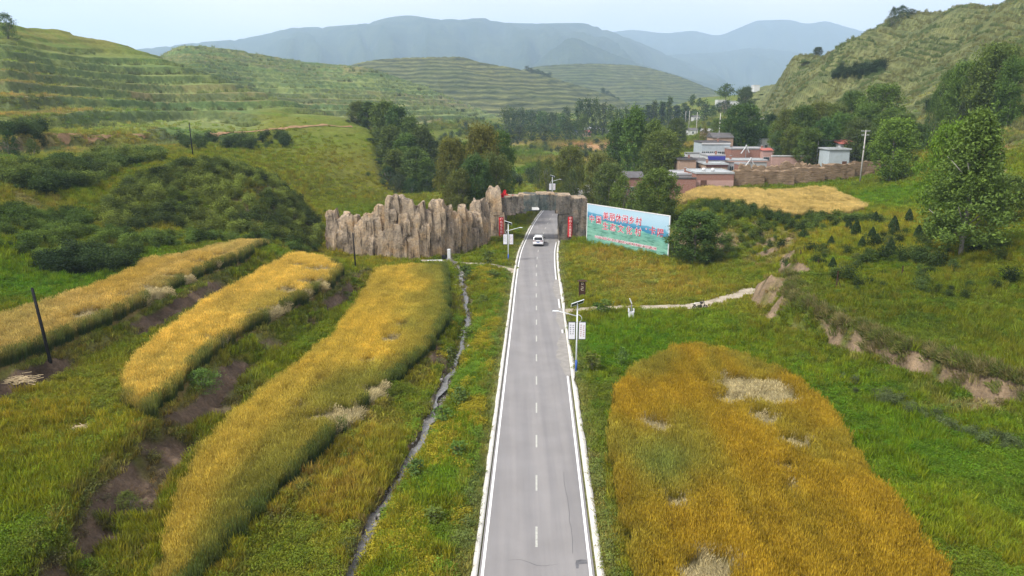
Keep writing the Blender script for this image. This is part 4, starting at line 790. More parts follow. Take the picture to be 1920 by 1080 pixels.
grove('valley_tree', 'far', [(1085,470,190,26),(1100,480,184,26),(1116,475,186,24),(1130,490,192,24),(1145,470,196,24),(1160,480,206,22),(1092,440,212,20),(1172,500,198,18),(1075,450,225,20),(1062,430,218,24)], 'tree in the grove round the far hamlet', 'tree', 'grove round the far hamlet', ('blue', 'dark'))
grove('valley_tree', 'far', [(1320 + 14 * k, 520 + 25 * (k % 3), 186 + (k * 11) % 16, 22) for k in range(9)] + [(1190 + 16 * k, 560, 196 + (k * 7) % 10, 20) for k in range(8)], 'distant tree up the valley below the mountains', 'tree', 'distant valley trees', ('blue', 'dark'))
grove('hill_tree', 'far', [(988 + 7 * k, 1079, 123 + 2 * k + (k % 3) * 2, 10, 'far', 'blue', 136 + 2 * k) for k in range(7)] + [(1130 + 9 * k, 1079, 164 + 6 * k, 12, 'far', 'blue', 180 + 6 * k) for k in range(5)], 'tiny tree on the shoulder of the terraced hill', 'tree', 'trees on the terraced hill')
grove('hillside_tree', 'round', [(1455,215,228,40),(1470,208,206,48),(1500,204,200,52),(1530,208,192,52),(1560,204,196,50),(1592,212,172,56),(1645,198,158,84,'round','mid'),(1618,192,196,56),(1662,186,204,56),(1602,186,222,50),(1542,192,222,50),(1482,196,236,44),(1690,182,214,50,'round','willow'),(1572,198,212,50),(1512,190,240,44),(1460,200,245,36),(1630,182,240,50,'round','dark'),(1720,176,232,46,'round','dark')], 'tree in the wood at the foot of the right hill', 'tree', 'wood at the foot of the right hill', ('mid', 'dark', 'willow'))
tree('willow_tree', 'round', 1667, 151, 222, 84, 'light', 'bright round willow right of the tall utility pole')
grove('hillside_tree', 'round', [(1795,163,116,70),(1850,155,84,92),(1885,150,108,56),(1768,168,132,48),(1825,158,120,60),(1742,172,170,34,'bush','dark'),(1790,150,190,30,'bush','deep')], 'willow in the thicket high on the right slope', 'tree', 'thicket on the right slope', ('willow', 'mid'))
tree('birch_tree', 'big', 1800, 78, 206, 178, 'mid', 'big pale-trunked tree dominating the bench on the right')
tree('birch_tree', 'round', 1765, 88, 228, 96, 'light', 'lighter tree pressed against the left side of the big pale-trunked tree')
tree('birch_tree', 'round', 1878, 92, 330, 80, 'mid', 'lower leafy tree at the right edge behind the big pale-trunked tree')
tree('birch_tree', 'bush', 1850, 80, 440, 120, 'dark', 'dark undergrowth bush below the big pale-trunked tree', 'shrub')
tree('birch_tree', 'bush', 1745, 80, 470, 70, 'dark', 'dark low bush left of the pale trunk', 'shrub')
grove('skyline_tree', 'bush', [(1672,352,14,26,'bush','blue'),(1690,356,10,34,'bush','blue'),(1708,360,16,24,'bush','blue')], 'bushy tree on the skyline of the right hill', 'tree', 'skyline trees on the right hill')
tree('skyline_tree', 'round', 1533, 422, 88, 18, 'blue', 'small lone tree on the shoulder of the right hill'); tree('shrub', 'bush', 1512, 380, 116, 34, 'dark', 'bush below the lone tree on the right hill', 'shrub')
tree('shrub', 'bush', 15, 266, 24, 44, 'dark', 'dark bush on the skyline at the top left', 'shrub')
grove('shrub', 'bush', [(265,142,278,26),(303,150,288,14),(244,140,284,22),(22,122,246,40),(62,124,260,30)], 'round dark shrub on the meadow below the left terraces', 'shrub', 'shrubs on the left meadow', ('deep', 'dark'))
tree('shrub', 'bush', 378, 52.5, 690, 74, 'mid', 'leafy shrub hanging over the dark bank left of the long barley strip', 'shrub'); tree('shrub', 'bush', 240, 37, 920, 56, 'mid', 'small green shrub in the bare gully at the lower left', 'shrub')
grove('shrub', 'bush', [(1500,92,468,26,'bush','light'),(1580,76,488,34,'bush','light'),(1605,80,500,30,'bush','mid'),(1665,86,440,36,'bush','dark'),(1548,84,478,30,'bush','mid')], 'bright leafy bush on the slope above the track', 'shrub', 'bushes above the track')
# clipped conifers
def conifer(seed):
    r = np.random.default_rng(seed); n = 1900; t = r.uniform(0, 1, n) ** .8; a = r.uniform(0, 6.28, n); rad = .3 * np.sin(np.pi * np.clip((1 - t) * .62 + .02, 0, 1)) * (r.uniform(.5, 1.05, n)); L = np.stack([np.cos(a) * rad, np.sin(a) * rad, .04 + t * .96], -1)
    V, F, s = leaves(L, .05, seed, r.uniform(0, 1, n), .1, 2.0); return mesh_np('crown', V, F, [m_leaf], False, {'shade': s})
CON = [conifer(700 + k) for k in range(3)]; tk = MB().tube([(0, 0, -.05), (0, 0, .3)], [.035, .03], 7); tkm = bpy.data.meshes.new('trunk'); tkm.from_pydata(tk.v, [], tk.f); tkm.materials.append(m_bark)
cl = sorted([(1557,462,440),(1604,440,411),(1640,418,395),(1634,452,424),(1674,437,404),(1615,465,441),(1643,462,436),(1720,448,420),(1703,415,390),(1590,430,408),(1668,478,446),(1560,505,480)])
for k, (px, b_, tp) in enumerate(cl):
    q = P(px, b_ + 3); d = q[1] * CP + (CH - q[2]) * SP; h = (b_ - tp) * d / FPX * 1.08; o = thing('conifer', 'small clipped cone-shaped conifer on the grassy slope, %s from the left' % nth(k), 'conifer', (q[0], q[1], q[2] - .05), k * 1.3, 'clipped conifers on the slope')
    o.scale = (h * .95, h * .95, h); link('trunk', tkm, o); c = link('crown', CON[k % 3], o); c.color = (.05, .085, .03, 1)
# young saplings along the road
sap = [(873,530,496),(916,500,470),(925,520,505),(830,800,760),(846,690,650),(905,575,552),(862,760,725),(780,900,860),(860,860,826),(815,985,950),(875,640,612),(1120,590,566),(1135,592,560),(1110,700,660),(1165,690,650),(960,1,1)]
sap = sorted(q for q in sap if q[1] > 1)
for k, (px, b_, tp) in enumerate(sap):
    q = P(px, b_); tree('sapling', 'sap', px, q[1], tp, 22 if b_ < 700 else 30, 'mid' if k % 3 else 'dark', 'thin young sapling beside the road, %s from the left' % nth(k), 'sapling', 'saplings along the road')
# ------------------------------------------------------------------ sculpted rock wall and arch
def rockmat(name, c1, c2, c3, streak=1.0):
    m, nt, b = shader(name, .9, .12); v = worldpos(nt); vs1 = worldpos(nt, (1.0, 1.0, .16)); f1 = noise(nt, v, .3, 6, .7); f2 = noise(nt, vs1, 1.1, 6, .7); f3 = noise(nt, v, 3.5, 5, .65)
    c = ramp(nt, f1, [(.36, c1), (.5, c2), (.62, c3)]); c = mixc(nt, c, ramp(nt, f2, [(.37, (.2, .19, .19)), (.46, (.78, .78, .78)), (.68, (1.2, 1.17, 1.12))]), streak, 'MULTIPLY')
    c = mixc(nt, c, ramp(nt, f3, [(.3, (.62, .61, .6)), (.6, (1.08, 1.08, 1.06))]), 1.0, 'MULTIPLY'); nt.links.new(c, b.inputs['Base Color']); bump(nt, b, f3, 1.0, .18); return m
m_rock = rockmat('tan_cast_rock', (.26, .215, .165), (.4, .32, .23), (.44, .31, .18)); m_rockg = rockmat('grey_arch_rock', (.12, .112, .098), (.19, .168, .14), (.26, .2, .145), .9); m_rockt = rockmat('teal_stained_rock', (.06, .088, .086), (.115, .13, .122), (.19, .17, .135), .9)
def rock(name, parent, c, d, seed, mat, amp=.13, box=.82, taper=.0, n=8, rz=0, jag=.0, rib=1.0):
    g = np.linspace(-1, 1, n + 1); a, b_ = np.meshgrid(g, g, indexing='ij'); o = np.ones_like(a); V = []; F = []; k = 0
    for f in ((a, b_, o), (b_, a, -o), (o, a, b_), (-o, b_, a), (b_, o, a), (a, -o, b_)):
        p = np.stack(f, -1).reshape(-1, 3); V.append(p); i = np.arange((n+1)**2).reshape(n+1, n+1) + k; F.append(np.stack([i[:-1, :-1], i[1:, :-1], i[1:, 1:], i[:-1, 1:]], -1).reshape(-1, 4)); k += (n+1)**2
    p = np.concatenate(V); F = np.concatenate(F); s = p / np.linalg.norm(p, axis=1)[:, None] * 1.15; p = p * box + s * (1 - box)
    h = (p[:, 2] + 1) / 2; p[:, :2] *= (1 - taper * h ** 2 - (.22 * np.clip((h - .78) / .22, 0, 1) ** 2 if jag > .3 else 0))[:, None]; q = p * np.array(d) / 2
    sx, sy, sz = q[:, 0] + seed * 3.7, q[:, 1] + seed * 1.9, q[:, 2]
    m_ = min(d) ; e = (fbm(sx * .9 + sz * .35, sy * .9 - sz * .3, seed, 3) - .5) * 2; e2 = (fbm((sx * 2.3 + sy * 2.1) * (.4 + .6 * rib), sz * .55, seed + 5, 3) - .5) * 2 * rib; e3 = np.round((fbm(sx * .5, sz * .9 + sy * .5, seed + 9, 2) - .5) * 5) / 5
    dirn = p / np.linalg.norm(p, axis=1)[:, None]; wx_ = (sx + sy) * .95 + fbm(sx * .7, sz * .4, seed + 3, 2) * 1.2; ci = np.floor(wx_).astype(np.int64); cj = np.floor(sz * .36 + _hash(ci, ci * 0, seed) * 1.7 + .25 * fbm(sx, sz, seed + 4, 2)).astype(np.int64); e4 = (_hash(ci, cj, seed + 8) - .5) * 2 * (1 if jag else .35)
    q = q + dirn * ((e * .35 + e2 * .6 + e3 * .6 + e4 * .95) * amp * min(m_, 2.2) * 1.3)[:, None]
    if jag: q[:, 2] += jag * (vnoise(sx * (.6 + rib), sy * 1.2, seed + 11) - .5) * np.clip(h * 2.5 - 1.5, 0, 1) * 2
    ca, sa = math.cos(rz), math.sin(rz); q = np.stack([q[:, 0]*ca - q[:, 1]*sa + c[0], q[:, 0]*sa + q[:, 1]*ca + c[1], q[:, 2] + c[2]], -1)
    return link(name, mesh_np(name, q, F, [mat], False), parent)
def wallY(px): return float(np.interp(px, [600, 640, 700, 750, 800, 850, 900, 930], [117.5, 116.2, 114.6, 113.6, 114.4, 117.2, 122, 126]))
wall = thing('rock_wall', 'jagged tan artificial rock wall running left from the arch', 'rock wall', at(750, 115))
W0 = np.array(wall.location)
COLS_W = [(612,630,393,.2),(628,641,411,.1),(641,655,404,.0),(654,671,409,.2),(668,681,417,-.2),(679,702,405,.0),(699,728,391,.2),(725,750,371,.0),(744,775,374,.3),(772,796,387,.0),(794,809,398,.3),(806,832,380,.0),(828,847,388,.3),(843,862,400,.0),(858,872,389,.4),(868,884,396,.0),(880,902,397,-.2),(884,908,376,.6),(902,916,381,.3)]
for k, (a, b_, tp, off) in enumerate(COLS_W):
    pm = (a + b_) / 2; Y = wallY(pm) + off; zb = H1(x_of(pm, Y, 1.0), Y) - .6; zt = float(z_of(Y, tp)); w = (b_ - a) / FPX * (Y * CP + 20 * SP) * 1.16; h = zt - zb
    rock('rock_pillar', wall, (x_of(pm, Y, 4) - W0[0], Y + 1.2 - W0[1], (zt + zb) / 2 - W0[2]), (w, 2.6, h), 20 + k, m_rock, .12, .95, .06, 14, 0, .65, .4)
for k, (a, b_, tp, bt) in enumerate([(613,634,436,480),(632,668,432,482),(664,690,425,482),(690,712,440,486),(708,738,432,486),(738,760,420,488),(758,784,430,486),(784,806,420,486),(806,826,430,484),(824,850,418,482),(850,876,420,482),(876,898,425,480),(726,744,392,425),(748,768,400,440),(700,716,410,440),(812,826,400,440),(896,914,410,470),(640,652,418,440),(776,790,402,430),(832,842,402,430)]):
    pm = (a + b_) / 2; Y = wallY(pm) - .3; zt = float(z_of(Y, tp)); zb = float(z_of(Y, bt)) - .3; w = (b_ - a) / FPX * (Y * CP + 20 * SP) * 1.08
    rock('rock_slab', wall, (x_of(pm, Y, 3) - W0[0], Y + .9 - W0[1], (zt + zb) / 2 - W0[2]), (w, 2.0, zt - zb), 60 + k, m_rock, .09, .95, .05, 11, 0, .4, .45)
YA = 129.0
arch = thing('rock_arch', 'weathered artificial rock arch spanning the road', 'arch', (5.0, YA + 2.2, 0)); A0 = np.array(arch.location)
def ax(px): return x_of(px, YA, 5.0)
def az_(py): return float(z_of(YA, py))
def ablock(nm, px0, px1, py0, py1, depth, seed, mat, dy=0, tp=0, bx=.86, jag=.0, rz=0):
    x0, x1, z1, z0 = ax(px0), ax(px1), az_(py0), az_(py1); rock(nm, arch, ((x0 + x1) / 2 - A0[0], YA + depth / 2 + dy - A0[1], (z0 + z1) / 2 - A0[2]), (x1 - x0, depth, z1 - z0), seed, mat, .08, bx, tp, 8, rz, jag)
ablock('tower', 911, 941, 350, 404, 3.4, 101, m_rock, -.6, .22, .8, .5); ablock('pillar', 913, 948, 396, 482, 4.2, 102, m_rock, -.7, .1, .86); ablock('pillar', 934, 950, 395, 478, 3.6, 103, m_rockg, .2, .05)
for k, (a, b_, t_, u, mt) in enumerate([(938,968,372,404,m_rockg),(962,986,368.5,400,m_rockg),(982,1006,366,396.5,m_rockt),(1002,1026,364.8,394.5,m_rockt),(1022,1046,366,395.5,m_rockt),(1042,1070,369,401,m_rockg),(1066,1101,373,403,m_rockg)]): ablock('arch_block', a, b_, t_, u, 4.4, 110 + k, mt, 0, 0, .93)
for k, (a, b_, t_, u) in enumerate([(1048,1074,397,425),(1070,1100,398,418),(1049,1070,420,458),(1066,1101,414,460),(1084,1100,405,436)]): ablock('pillar_block', a, b_, t_, u, 4.0, 130 + k, m_rockg, -.15 if k in (1, 3) else .1, 0, .92)
for k, (a, b_) in enumerate([(945,975),(972,1008),(1005,1040),(1036,1070),(1066,1098)]): 
    t_ = [370,367,365,367.5,372.5][k]; ablock('cap_stone', a, b_, t_ - 1.5, t_ + 2.2, 4.0, 140 + k, m_rock, .1, 0, .9)
m_plate = plain('white_plate', (.75, .75, .73), .5, .3); m_dkm = plain('dark_steel', (.06, .06, .065), .5, .4, .6)
pl = MB().box((0, 0, 0), (1.3, .06, .5)).build('height_plate', m_plate, arch); pl.location = (ax(1004) - A0[0], YA - .08 - A0[1], az_(391) - A0[2])
rl = MB(); [rl.box((x * .35, 0, 0), (.05, .05, .42)) for x in range(-9, 10)]; rl.box((0, 0, .22), (6.6, .06, .06)); rl = rl.build('railing', m_dkm, arch); rl.location = (ax(1008) - A0[0], YA + 4.6 - A0[1], az_(390.5) - A0[2])
m_red = plain('red_cloth', (.5, .015, .02), .75, .15, 0, .15, 2); m_redo = plain('orange_red_cloth', (.62, .1, .035), .75, .15, 0, .2, 2)
rc_ = thing('red_cloth', 'crumpled red and orange cloth on top of the arch', 'cloth', (ax(946), YA + 1.6, az_(374)))
def cloth(w, h, seed, n=8):
    g = np.linspace(0, 1, n); a, b_ = np.meshgrid(g, g, indexing='ij'); p = np.stack([(a - .5) * w, (vnoise(a * 4, b_ * 4, seed) - .5) * .8, b_ * h * (.5 + vnoise(a * 3, b_ * 0, seed + 1))], -1).reshape(-1, 3); i = np.arange(n * n).reshape(n, n); return p, np.stack([i[:-1, :-1], i[1:, :-1], i[1:, 1:], i[:-1, 1:]], -1).reshape(-1, 4)
for k, (w, h, m, ox, oz) in enumerate([(1.2, 1.0, m_red, -.3, .2), (2.0, .9, m_redo, .6, -.15), (1.1, .6, m_red, 1.0, -.1)]):
    p, f = cloth(w, h, 150 + k); q = link('fold', mesh_np('fold', p, f, [m], True), rc_); q.location = (ox, k * .25 - .3, oz)
# ------------------------------------------------------------------ lettering
_tn = [0]
def text_mesh(s, size, off=0.0, vertical=False):
    cu = bpy.data.curves.new('t', 'FONT'); cu.body = '\n'.join(s) if vertical else s; cu.size = size; cu.align_x = 'CENTER'; cu.align_y = 'CENTER'; cu.offset = off; cu.resolution_u = 2; cu.space_line = .98
    ob = bpy.data.objects.new('t', cu); col.objects.link(ob); bpy.context.view_layer.update(); dg = bpy.context.evaluated_depsgraph_get(); me = bpy.data.meshes.new_from_object(ob.evaluated_get(dg)); bpy.data.objects.remove(ob); me.materials.clear(); return me
def letters(name, s, size, loc, mat, parent, off=0.0, vertical=False):
    me = text_mesh(s, size, off, vertical); me.materials.append(mat); o = link(name, me, parent); o.location = loc; o.rotation_euler = (R(90), 0, 0); return o
m_pale = plain('pale_lettering', (.8, .5, .46), .6, .2, 0, .1)
for px, tp, bt, s, lb, dy in ((940, 405, 448, '戏机墙急前行风', 'red vertical banner with pale characters on the left pillar of the arch', -1.25), (1069, 405, 444, '中机人大美富昌', 'red vertical banner with pale characters on the right pillar of the arch', -.55)):
    z1, z0 = az_(tp), az_(bt); t = thing('banner', lb, 'banner', (ax(px), YA + dy, z0), 0, 'red banners on the arch'); h = z1 - z0; n = 12; g = np.linspace(0, 1, n)
    V = np.concatenate([np.stack([np.full(n, -.42), .05 * np.sin(g * 9), g * h], -1), np.stack([np.full(n, .42), .05 * np.sin(g * 9 + .4), g * h], -1)]); c_ = link('cloth', mesh_np('cloth', V, [(i, i + n, i + n + 1, i + 1) for i in range(n - 1)], [m_red], True), t); sm = c_.modifiers.new('t', 'SOLIDIFY'); sm.thickness = .02
    MB().tube([(-.48, 0, h), (.48, 0, h)], .035, 6).build('rod', m_dkm, t)
    for k, ch in enumerate(s): letters('character', ch, .5, (0, -.08, h * (1 - (k + .62) / (len(s) + .25))), m_pale, t, .01)
# ------------------------------------------------------------------ billboard
BL, BR = (13.05, 124.2), (24.2, 109.2); bw = math.dist(BL, BR); bz0, bz1 = .75, 7.55; bh = bz1 - bz0; ang = math.atan2(BR[1] - BL[1], BR[0] - BL[0])
bb = thing('billboard', 'large landscape billboard with red Chinese lettering beside the arch', 'billboard', ((BL[0] + BR[0]) / 2, (BL[1] + BR[1]) / 2, H1((BL[0] + BR[0]) / 2, (BL[1] + BR[1]) / 2)), ang); gz = bb.location.z
m_print, nt, b = shader('printed_landscape', .45, .35); v = coords(nt); sp = N(nt, 'SeparateXYZ'); nt.links.new(v, sp.inputs[0])
nzx = noise(nt, coords(nt, 'Object', (.16, 1, .5)), 1.0, 5, .6); nzf = noise(nt, coords(nt, 'Object', (.35, 1, 1.6)), 1.3, 6, .7); ad = N(nt, 'Math', operation='MULTIPLY_ADD'); nt.links.new(nzx, ad.inputs[0]); ad.inputs[1].default_value = 1.7; sh_ = N(nt, 'Math', operation='ADD'); nt.links.new(sp.outputs['Z'], sh_.inputs[0]); sh_.inputs[1].default_value = 3.2; nt.links.new(sh_.outputs[0], ad.inputs[2])
tl_ = N(nt, 'Math', operation='MULTIPLY_ADD'); nt.links.new(sp.outputs['X'], tl_.inputs[0]); tl_.inputs[1].default_value = .055; nt.links.new(ad.outputs[0], tl_.inputs[2])
dv = N(nt, 'Math', operation='DIVIDE'); nt.links.new(tl_.outputs[0], dv.inputs[0]); dv.inputs[1].default_value = 8.2
base_ = ramp(nt, dv.outputs[0], [(.0, (.1, .25, .17)), (.2, (.17, .36, .28)), (.4, (.14, .32, .25)), (.545, (.12, .33, .29)), (.56, (.03, .17, .3)), (.665, (.1, .31, .44)), (.68, (.32, .5, .6)), (.9, (.4, .55, .64)), (1.0, (.5, .6, .66))])
fg = ramp(nt, nzf, [(.36, (.35, .5, .45)), (.47, (1, 1, 1)), (.6, (1.25, 1.2, 1.15)), (.66, (1.9, 1.6, 1.6))]); lo = N(nt, 'Math', operation='LESS_THAN'); nt.links.new(dv.outputs[0], lo.inputs[0]); lo.inputs[1].default_value = .55
nt.links.new(mixc(nt, base_, mixc(nt, base_, fg, 1.0, 'MULTIPLY'), lo.outputs[0]), b.inputs['Base Color'])
m_wf = plain('white_frame', (.72, .72, .7), .5, .3); m_steel = plain('galvanised_steel', (.4, .41, .42), .45, .4, .7)
panel = MB().box((0, 0, 0), (bw, .1, bh)).build('panel', m_print, bb); panel.location = (0, 0, bz0 + bh / 2 - gz)
fr = MB(); fr.box((0, -.03, bh / 2 - .06), (bw + .02, .14, .13)); fr.box((0, -.03, -bh / 2 + .05), (bw + .02, .14, .1)); fr.box((-bw / 2 + .06, -.03, 0), (.13, .14, bh - .26)); fr.box((bw / 2 - .07, -.03, 0), (.15, .14, bh - .26)); fr = fr.build('frame', m_wf, bb); fr.location = panel.location
for k in range(7):
    x = -bw / 2 + .8 + k * (bw - 1.6) / 6; p = MB(); p.tube([(x, .25, -.6), (x, .25, bz1 - gz - .1)], .09, 8); p.build('post', m_steel, bb); p = MB(); p.tube([(x, 2.6, -.5), (x, .3, (bz1 - gz) * .7)], .06, 6); p.build('brace', m_steel, bb)
m_rl = plain('crimson_lettering', (.45, .012, .05), .5, .3, 0, .08); m_ol = plain('white_lettering_edge', (.85, .82, .84), .5, .3, 0, .05)
def board_txt(ch, s, v_, size, off=.06):
    x = (s - .5) * bw; z = bz1 - gz - v_ * bh; letters('lettering_edge', ch, size, (x, -.062, z), m_ol, bb, off); letters('lettering', ch, size, (x, -.072, z), m_rl, bb, .018)
for ch, s in zip('中国', (.066, .158)): board_txt(ch, s, .385, 1.4)
for ch, s in zip('美丽休闲乡村', (.249, .331, .411, .49, .571, .652)): board_txt(ch, s, .26, 1.42)
for ch, s in zip('生态文化村', (.249, .343, .443, .543, .65)): board_txt(ch, s, .51, 1.42)
board_txt('·', .742, .4, 1.6); board_txt('卡', .812, .42, 1.45, .04); board_txt('陽', .902, .44, 1.45, .04)
sub = '中共湟中县委 湟中县人民政府县农业和扶贫局和城乡规划建设局'
x = (.49 - .5) * bw; z = bz1 - gz - .815 * bh; letters('lettering_edge', sub, .5, (x, -.062, z), m_ol, bb, .04); letters('lettering', sub, .5, (x, -.072, z), m_rl, bb, .004)
for s, v_, q in ((.955, .9, .5), (.965, .945, .35), (.93, .93, .3)): MB().box((0, 0, 0), (q, .012, .12)).build('print_mark', plain('dark_print', (.05, .07, .12), .5, .2), bb, loc=((s - .5) * bw, -.06, bz1 - gz - v_ * bh))

# ------------------------------------------------------------------ solar street lamps with double boards
m_pole = plain('pale_lamp_paint', (.66, .7, .7), .4, .4, 0, .08); m_blue = plain('blue_lamp_paint', (.03, .09, .36), .4, .4); m_pv = plain('solar_cells', (.03, .035, .06), .2, .6); m_bd = plain('white_board', (.74, .75, .78), .45, .3, 0, .06); m_bf = plain('dark_board_frame', (.03, .03, .05), .5, .3); m_ink = plain('dark_print_ink', (.1, .09, .14), .6, .2); m_rink = plain('red_print_ink', (.4, .1, .1), .6, .2); m_lens = plain('lamp_lens', (.8, .82, .8), .25, .5)
def lamp(x, y, side, label, hh=6.2):
    z = H1(x, y); t = thing('street_lamp', label, 'street lamp', (x, y, z), 0, 'solar street lamps along the road')
    MB().tube([(0, 0, -.4), (0, 0, hh)], [.085, .06], 10).build('pole', m_pole, t, True); MB().tube([(0, 0, -.3), (0, 0, 1.15)], .098, 10).build('base_sleeve', m_blue, t, True); MB().box((0, 0, .03), (.34, .34, .06)).build('base_plate', m_pole, t)
    MB().tube([(0, 0, hh - 1.0), (side * .9, -.1, hh - .72), (side * 1.75, -.1, hh - .5)], [.05, .04, .035], 6).build('arm', m_pole, t, True)
    MB().tube([(-side * .0, 0, hh - 1.55)] + [(-side * (.42 * math.sin(a)), 0, hh - 1.22 - .36 * math.cos(a)) for a in np.linspace(.2, 2.9, 8)] + [(0, 0, hh - .82)], .028, 6).build('scroll', m_pole, t, True)
    hd = MB().box((0, 0, 0), (.62, .2, .07), 0, 0, .75).build('lamp_head', m_pole, t, bevel=.012, loc=(side * 1.95, -.1, hh - .47)); MB().box((0, 0, -.045), (.5, .14, .02)).build('lens', m_lens, hd)
    M = Matrix.Rotation(R(-38), 4, 'X') @ Matrix.Rotation(R(20 * side), 4, 'Y'); pv = MB().box((0, 0, 0), (1.15, .62, .035), M=M).build('solar_panel', m_pv, t, loc=(0, .02, hh + .22)); pf = MB()
    for c_, d_ in (((0, .32, 0), (1.22, .04, .06)), ((0, -.32, 0), (1.22, .04, .06)), ((.59, 0, 0), (.04, .6, .06)), ((-.59, 0, 0), (.04, .6, .06))): pf.box(tuple(M @ Vector(c_)), d_, M=M)
    pf.build('rim', m_pole, pv); MB().tube([(0, 0, hh - .02), (0, .02, hh + .22)], .04, 6).build('panel_mount', m_pole, t)
    r = np.random.default_rng(int(y))
    for k, sx in enumerate((-1, 1)):
        b_ = MB().box((0, 0, 0), (.66, .07, 1.68)).build('board', m_bf, t, loc=(sx * .47, -.02, hh - 2.35)); MB().box((0, -.04, 0), (.58, .02, 1.56)).build('sheet', m_bd, b_); gl = MB()
        for cx in (-.12, .12):
            for row in range(6 if k else 5):
                gz_ = .52 - row * .2 - (.06 if cx > 0 and k else 0)
                for s_ in range(4):
                    if r.uniform() < .5: gl.box((cx + r.uniform(-.04, .04), -.053, gz_ + r.uniform(-.05, .05)), (r.uniform(.08, .13), .004, .022))
                    else: gl.box((cx + r.uniform(-.05, .05), -.0535, gz_), (.02, .004, r.uniform(.08, .14)))
        gl.build('print', m_rink if k else m_ink, b_)
    MB().box((0, -.02, hh - 1.56), (1.2, .04, .05)).build('bracket', m_bf, t); MB().box((0, -.02, hh - 3.14), (1.2, .04, .05)).build('bracket', m_bf, t); return t
q = P(1080, 697); lamp(q[0], q[1], -1, 'solar street lamp with two white boards nearest on the right verge', 6.3)
q = P(953, 490); lamp(q[0], q[1], 1, 'solar street lamp with two white boards left of the road before the arch', 5.9)
q = at(1035, 180); lamp(q[0], q[1], 1, 'solar street lamp with white boards seen above the rock arch', 6.6)
# ------------------------------------------------------------------ wooden sign, marker post, motorcycle
m_wood = plain('dark_stained_wood', (.065, .032, .02), .7, .2, 0, .3, 5, .4); m_cream = plain('cream_paint', (.62, .55, .42), .6, .2); q = P(1091, 562)
t = thing('wooden_sign', 'dark brown roofed wooden sign standing by the start of the side track', 'sign', q)
for s in (-1, 1): MB().box((s * .36, 0, 1.1), (.13, .13, 2.6)).build('post', m_wood, t, bevel=.01)
MB().box((0, 0, 1.55), (.6, .06, 1.55)).build('panel', m_wood, t); rf = MB().box((0, 0, 2.47), (1.25, .5, .09), 0, 0, .75).build('cap', m_wood, t); MB().box((0, 0, 2.56), (.9, .3, .09), 0, 0, .5).build('ridge', m_wood, rf); MB().box((0, 0, .72), (.6, .05, .08)).build('rail', m_wood, t)
for nm, L in (('character', [(-.1, .55, .05, .3), (.02, .68, .3, .05), (.15, .6, .05, .2), (.04, .5, .18, .05)]), ('character', [(.0, .18, .26, .05), (.12, .08, .05, .24), (.0, -.02, .26, .05), (-.12, -.12, .05, .22), (.03, -.24, .3, .05)])):
    g = MB(); [g.box((a, -.036, 1.5 + b_), (w, .012, h)) for a, b_, w, h in L]; g.build(nm, m_cream, t)
q = P(1183, 597); t = thing('marker_post', 'short white concrete marker with a leaning grey post in the grass', 'marker post', q); m_wc = plain('white_concrete', (.6, .61, .6), .8, .15, 0, .15, 4, .4)
MB().box((0, 0, .35), (.62, .5, .9), 0, .2, .78).build('block', m_wc, t, bevel=.03); MB().tube([(0, 0, .6), (.02, .02, 1.75)], .055, 8).build('post', plain('grey_paint', (.2, .2, .24), .6, .2), t); MB().tube([(.02, .02, 1.75), (-.24, 0, 2.35)], [.07, .06], 8).build('cap', m_plate, t)
for s in (-1, 1): MB().box((s * .27, 0, .95), (.07, .4, .42), 0, .2).build('fin', m_wc, t)
q = P(1311, 580); t = thing('motorcycle', 'small dark motorcycle parked on the edge of the side track', 'motorcycle', (q[0], q[1] - .2, q[2]), R(12)); m_blk = plain('black_rubber', (.015, .015, .015), .8, .2); m_cw = plain('cream_plastic', (.62, .58, .5), .4, .4); m_mt = plain('dark_motor_metal', (.06, .055, .05), .45, .5, .5)
def torus(R_, r_, n=20, k=6):
    g = MB(); pts = [(R_ * math.cos(2 * math.pi * i / n), 0, R_ * math.sin(2 * math.pi * i / n)) for i in range(n + 1)]; g.tube(pts, r_, k, cap=False); return g
for sx in (-.66, .66):
    w = thing('x', None, None, (0, 0, 0)); bpy.data.objects.remove(w); tw = torus(.24, .06).build('wheel', m_blk, t, True, loc=(sx, 0, .3)); MB().tube([(0, -.05, 0), (0, .05, 0)], .07, 8).build('hub', m_mt, tw); sp_ = MB(); [sp_.box((0, 0, 0), (.44, .015, .02), M=Matrix.Rotation(a, 4, 'Y')) for a in np.linspace(0, 2.7, 5)]; sp_.build('spokes', m_mt, tw)
MB().box((0, 0, .42), (.5, .26, .3)).build('engine', m_mt, t, bevel=.03); MB().tube([(.66, 0, .3), (.5, 0, .8), (.42, 0, 1.0)], .035, 6).build('fork', m_mt, t); MB().tube([(-.66, 0, .3), (-.1, 0, .5), (.42, 0, .85)], .035, 6).build('frame', m_mt, t)
MB().box((-.38, 0, .8), (.72, .28, .13), 0, 0, .85).build('seat', m_cw, t, bevel=.03); MB().box((.16, 0, .86), (.4, .28, .22), 0, 0, .7).build('fuel_tank', m_mt, t, bevel=.04); MB().tube([(.36, -.36, 1.06), (.42, 0, 1.02), (.36, .36, 1.06)], .022, 6).build('handlebar', m_mt, t); MB().tube([(.46, 0, .9), (.58, 0, .9)], [.1, .12], 10).build('headlight', m_cw, t); MB().box((-.72, 0, .66), (.3, .2, .05)).build('rear_mudguard', m_blk, t); MB().tube([(-.1, .16, .28), (-.8, .18, .36)], .045, 7).build('exhaust', m_mt, t)
for s in (-1, 1): MB().tube([(.36, s * .3, 1.06), (.34, s * .34, 1.22)], .012, 5).build('mirror', m_blk, t)

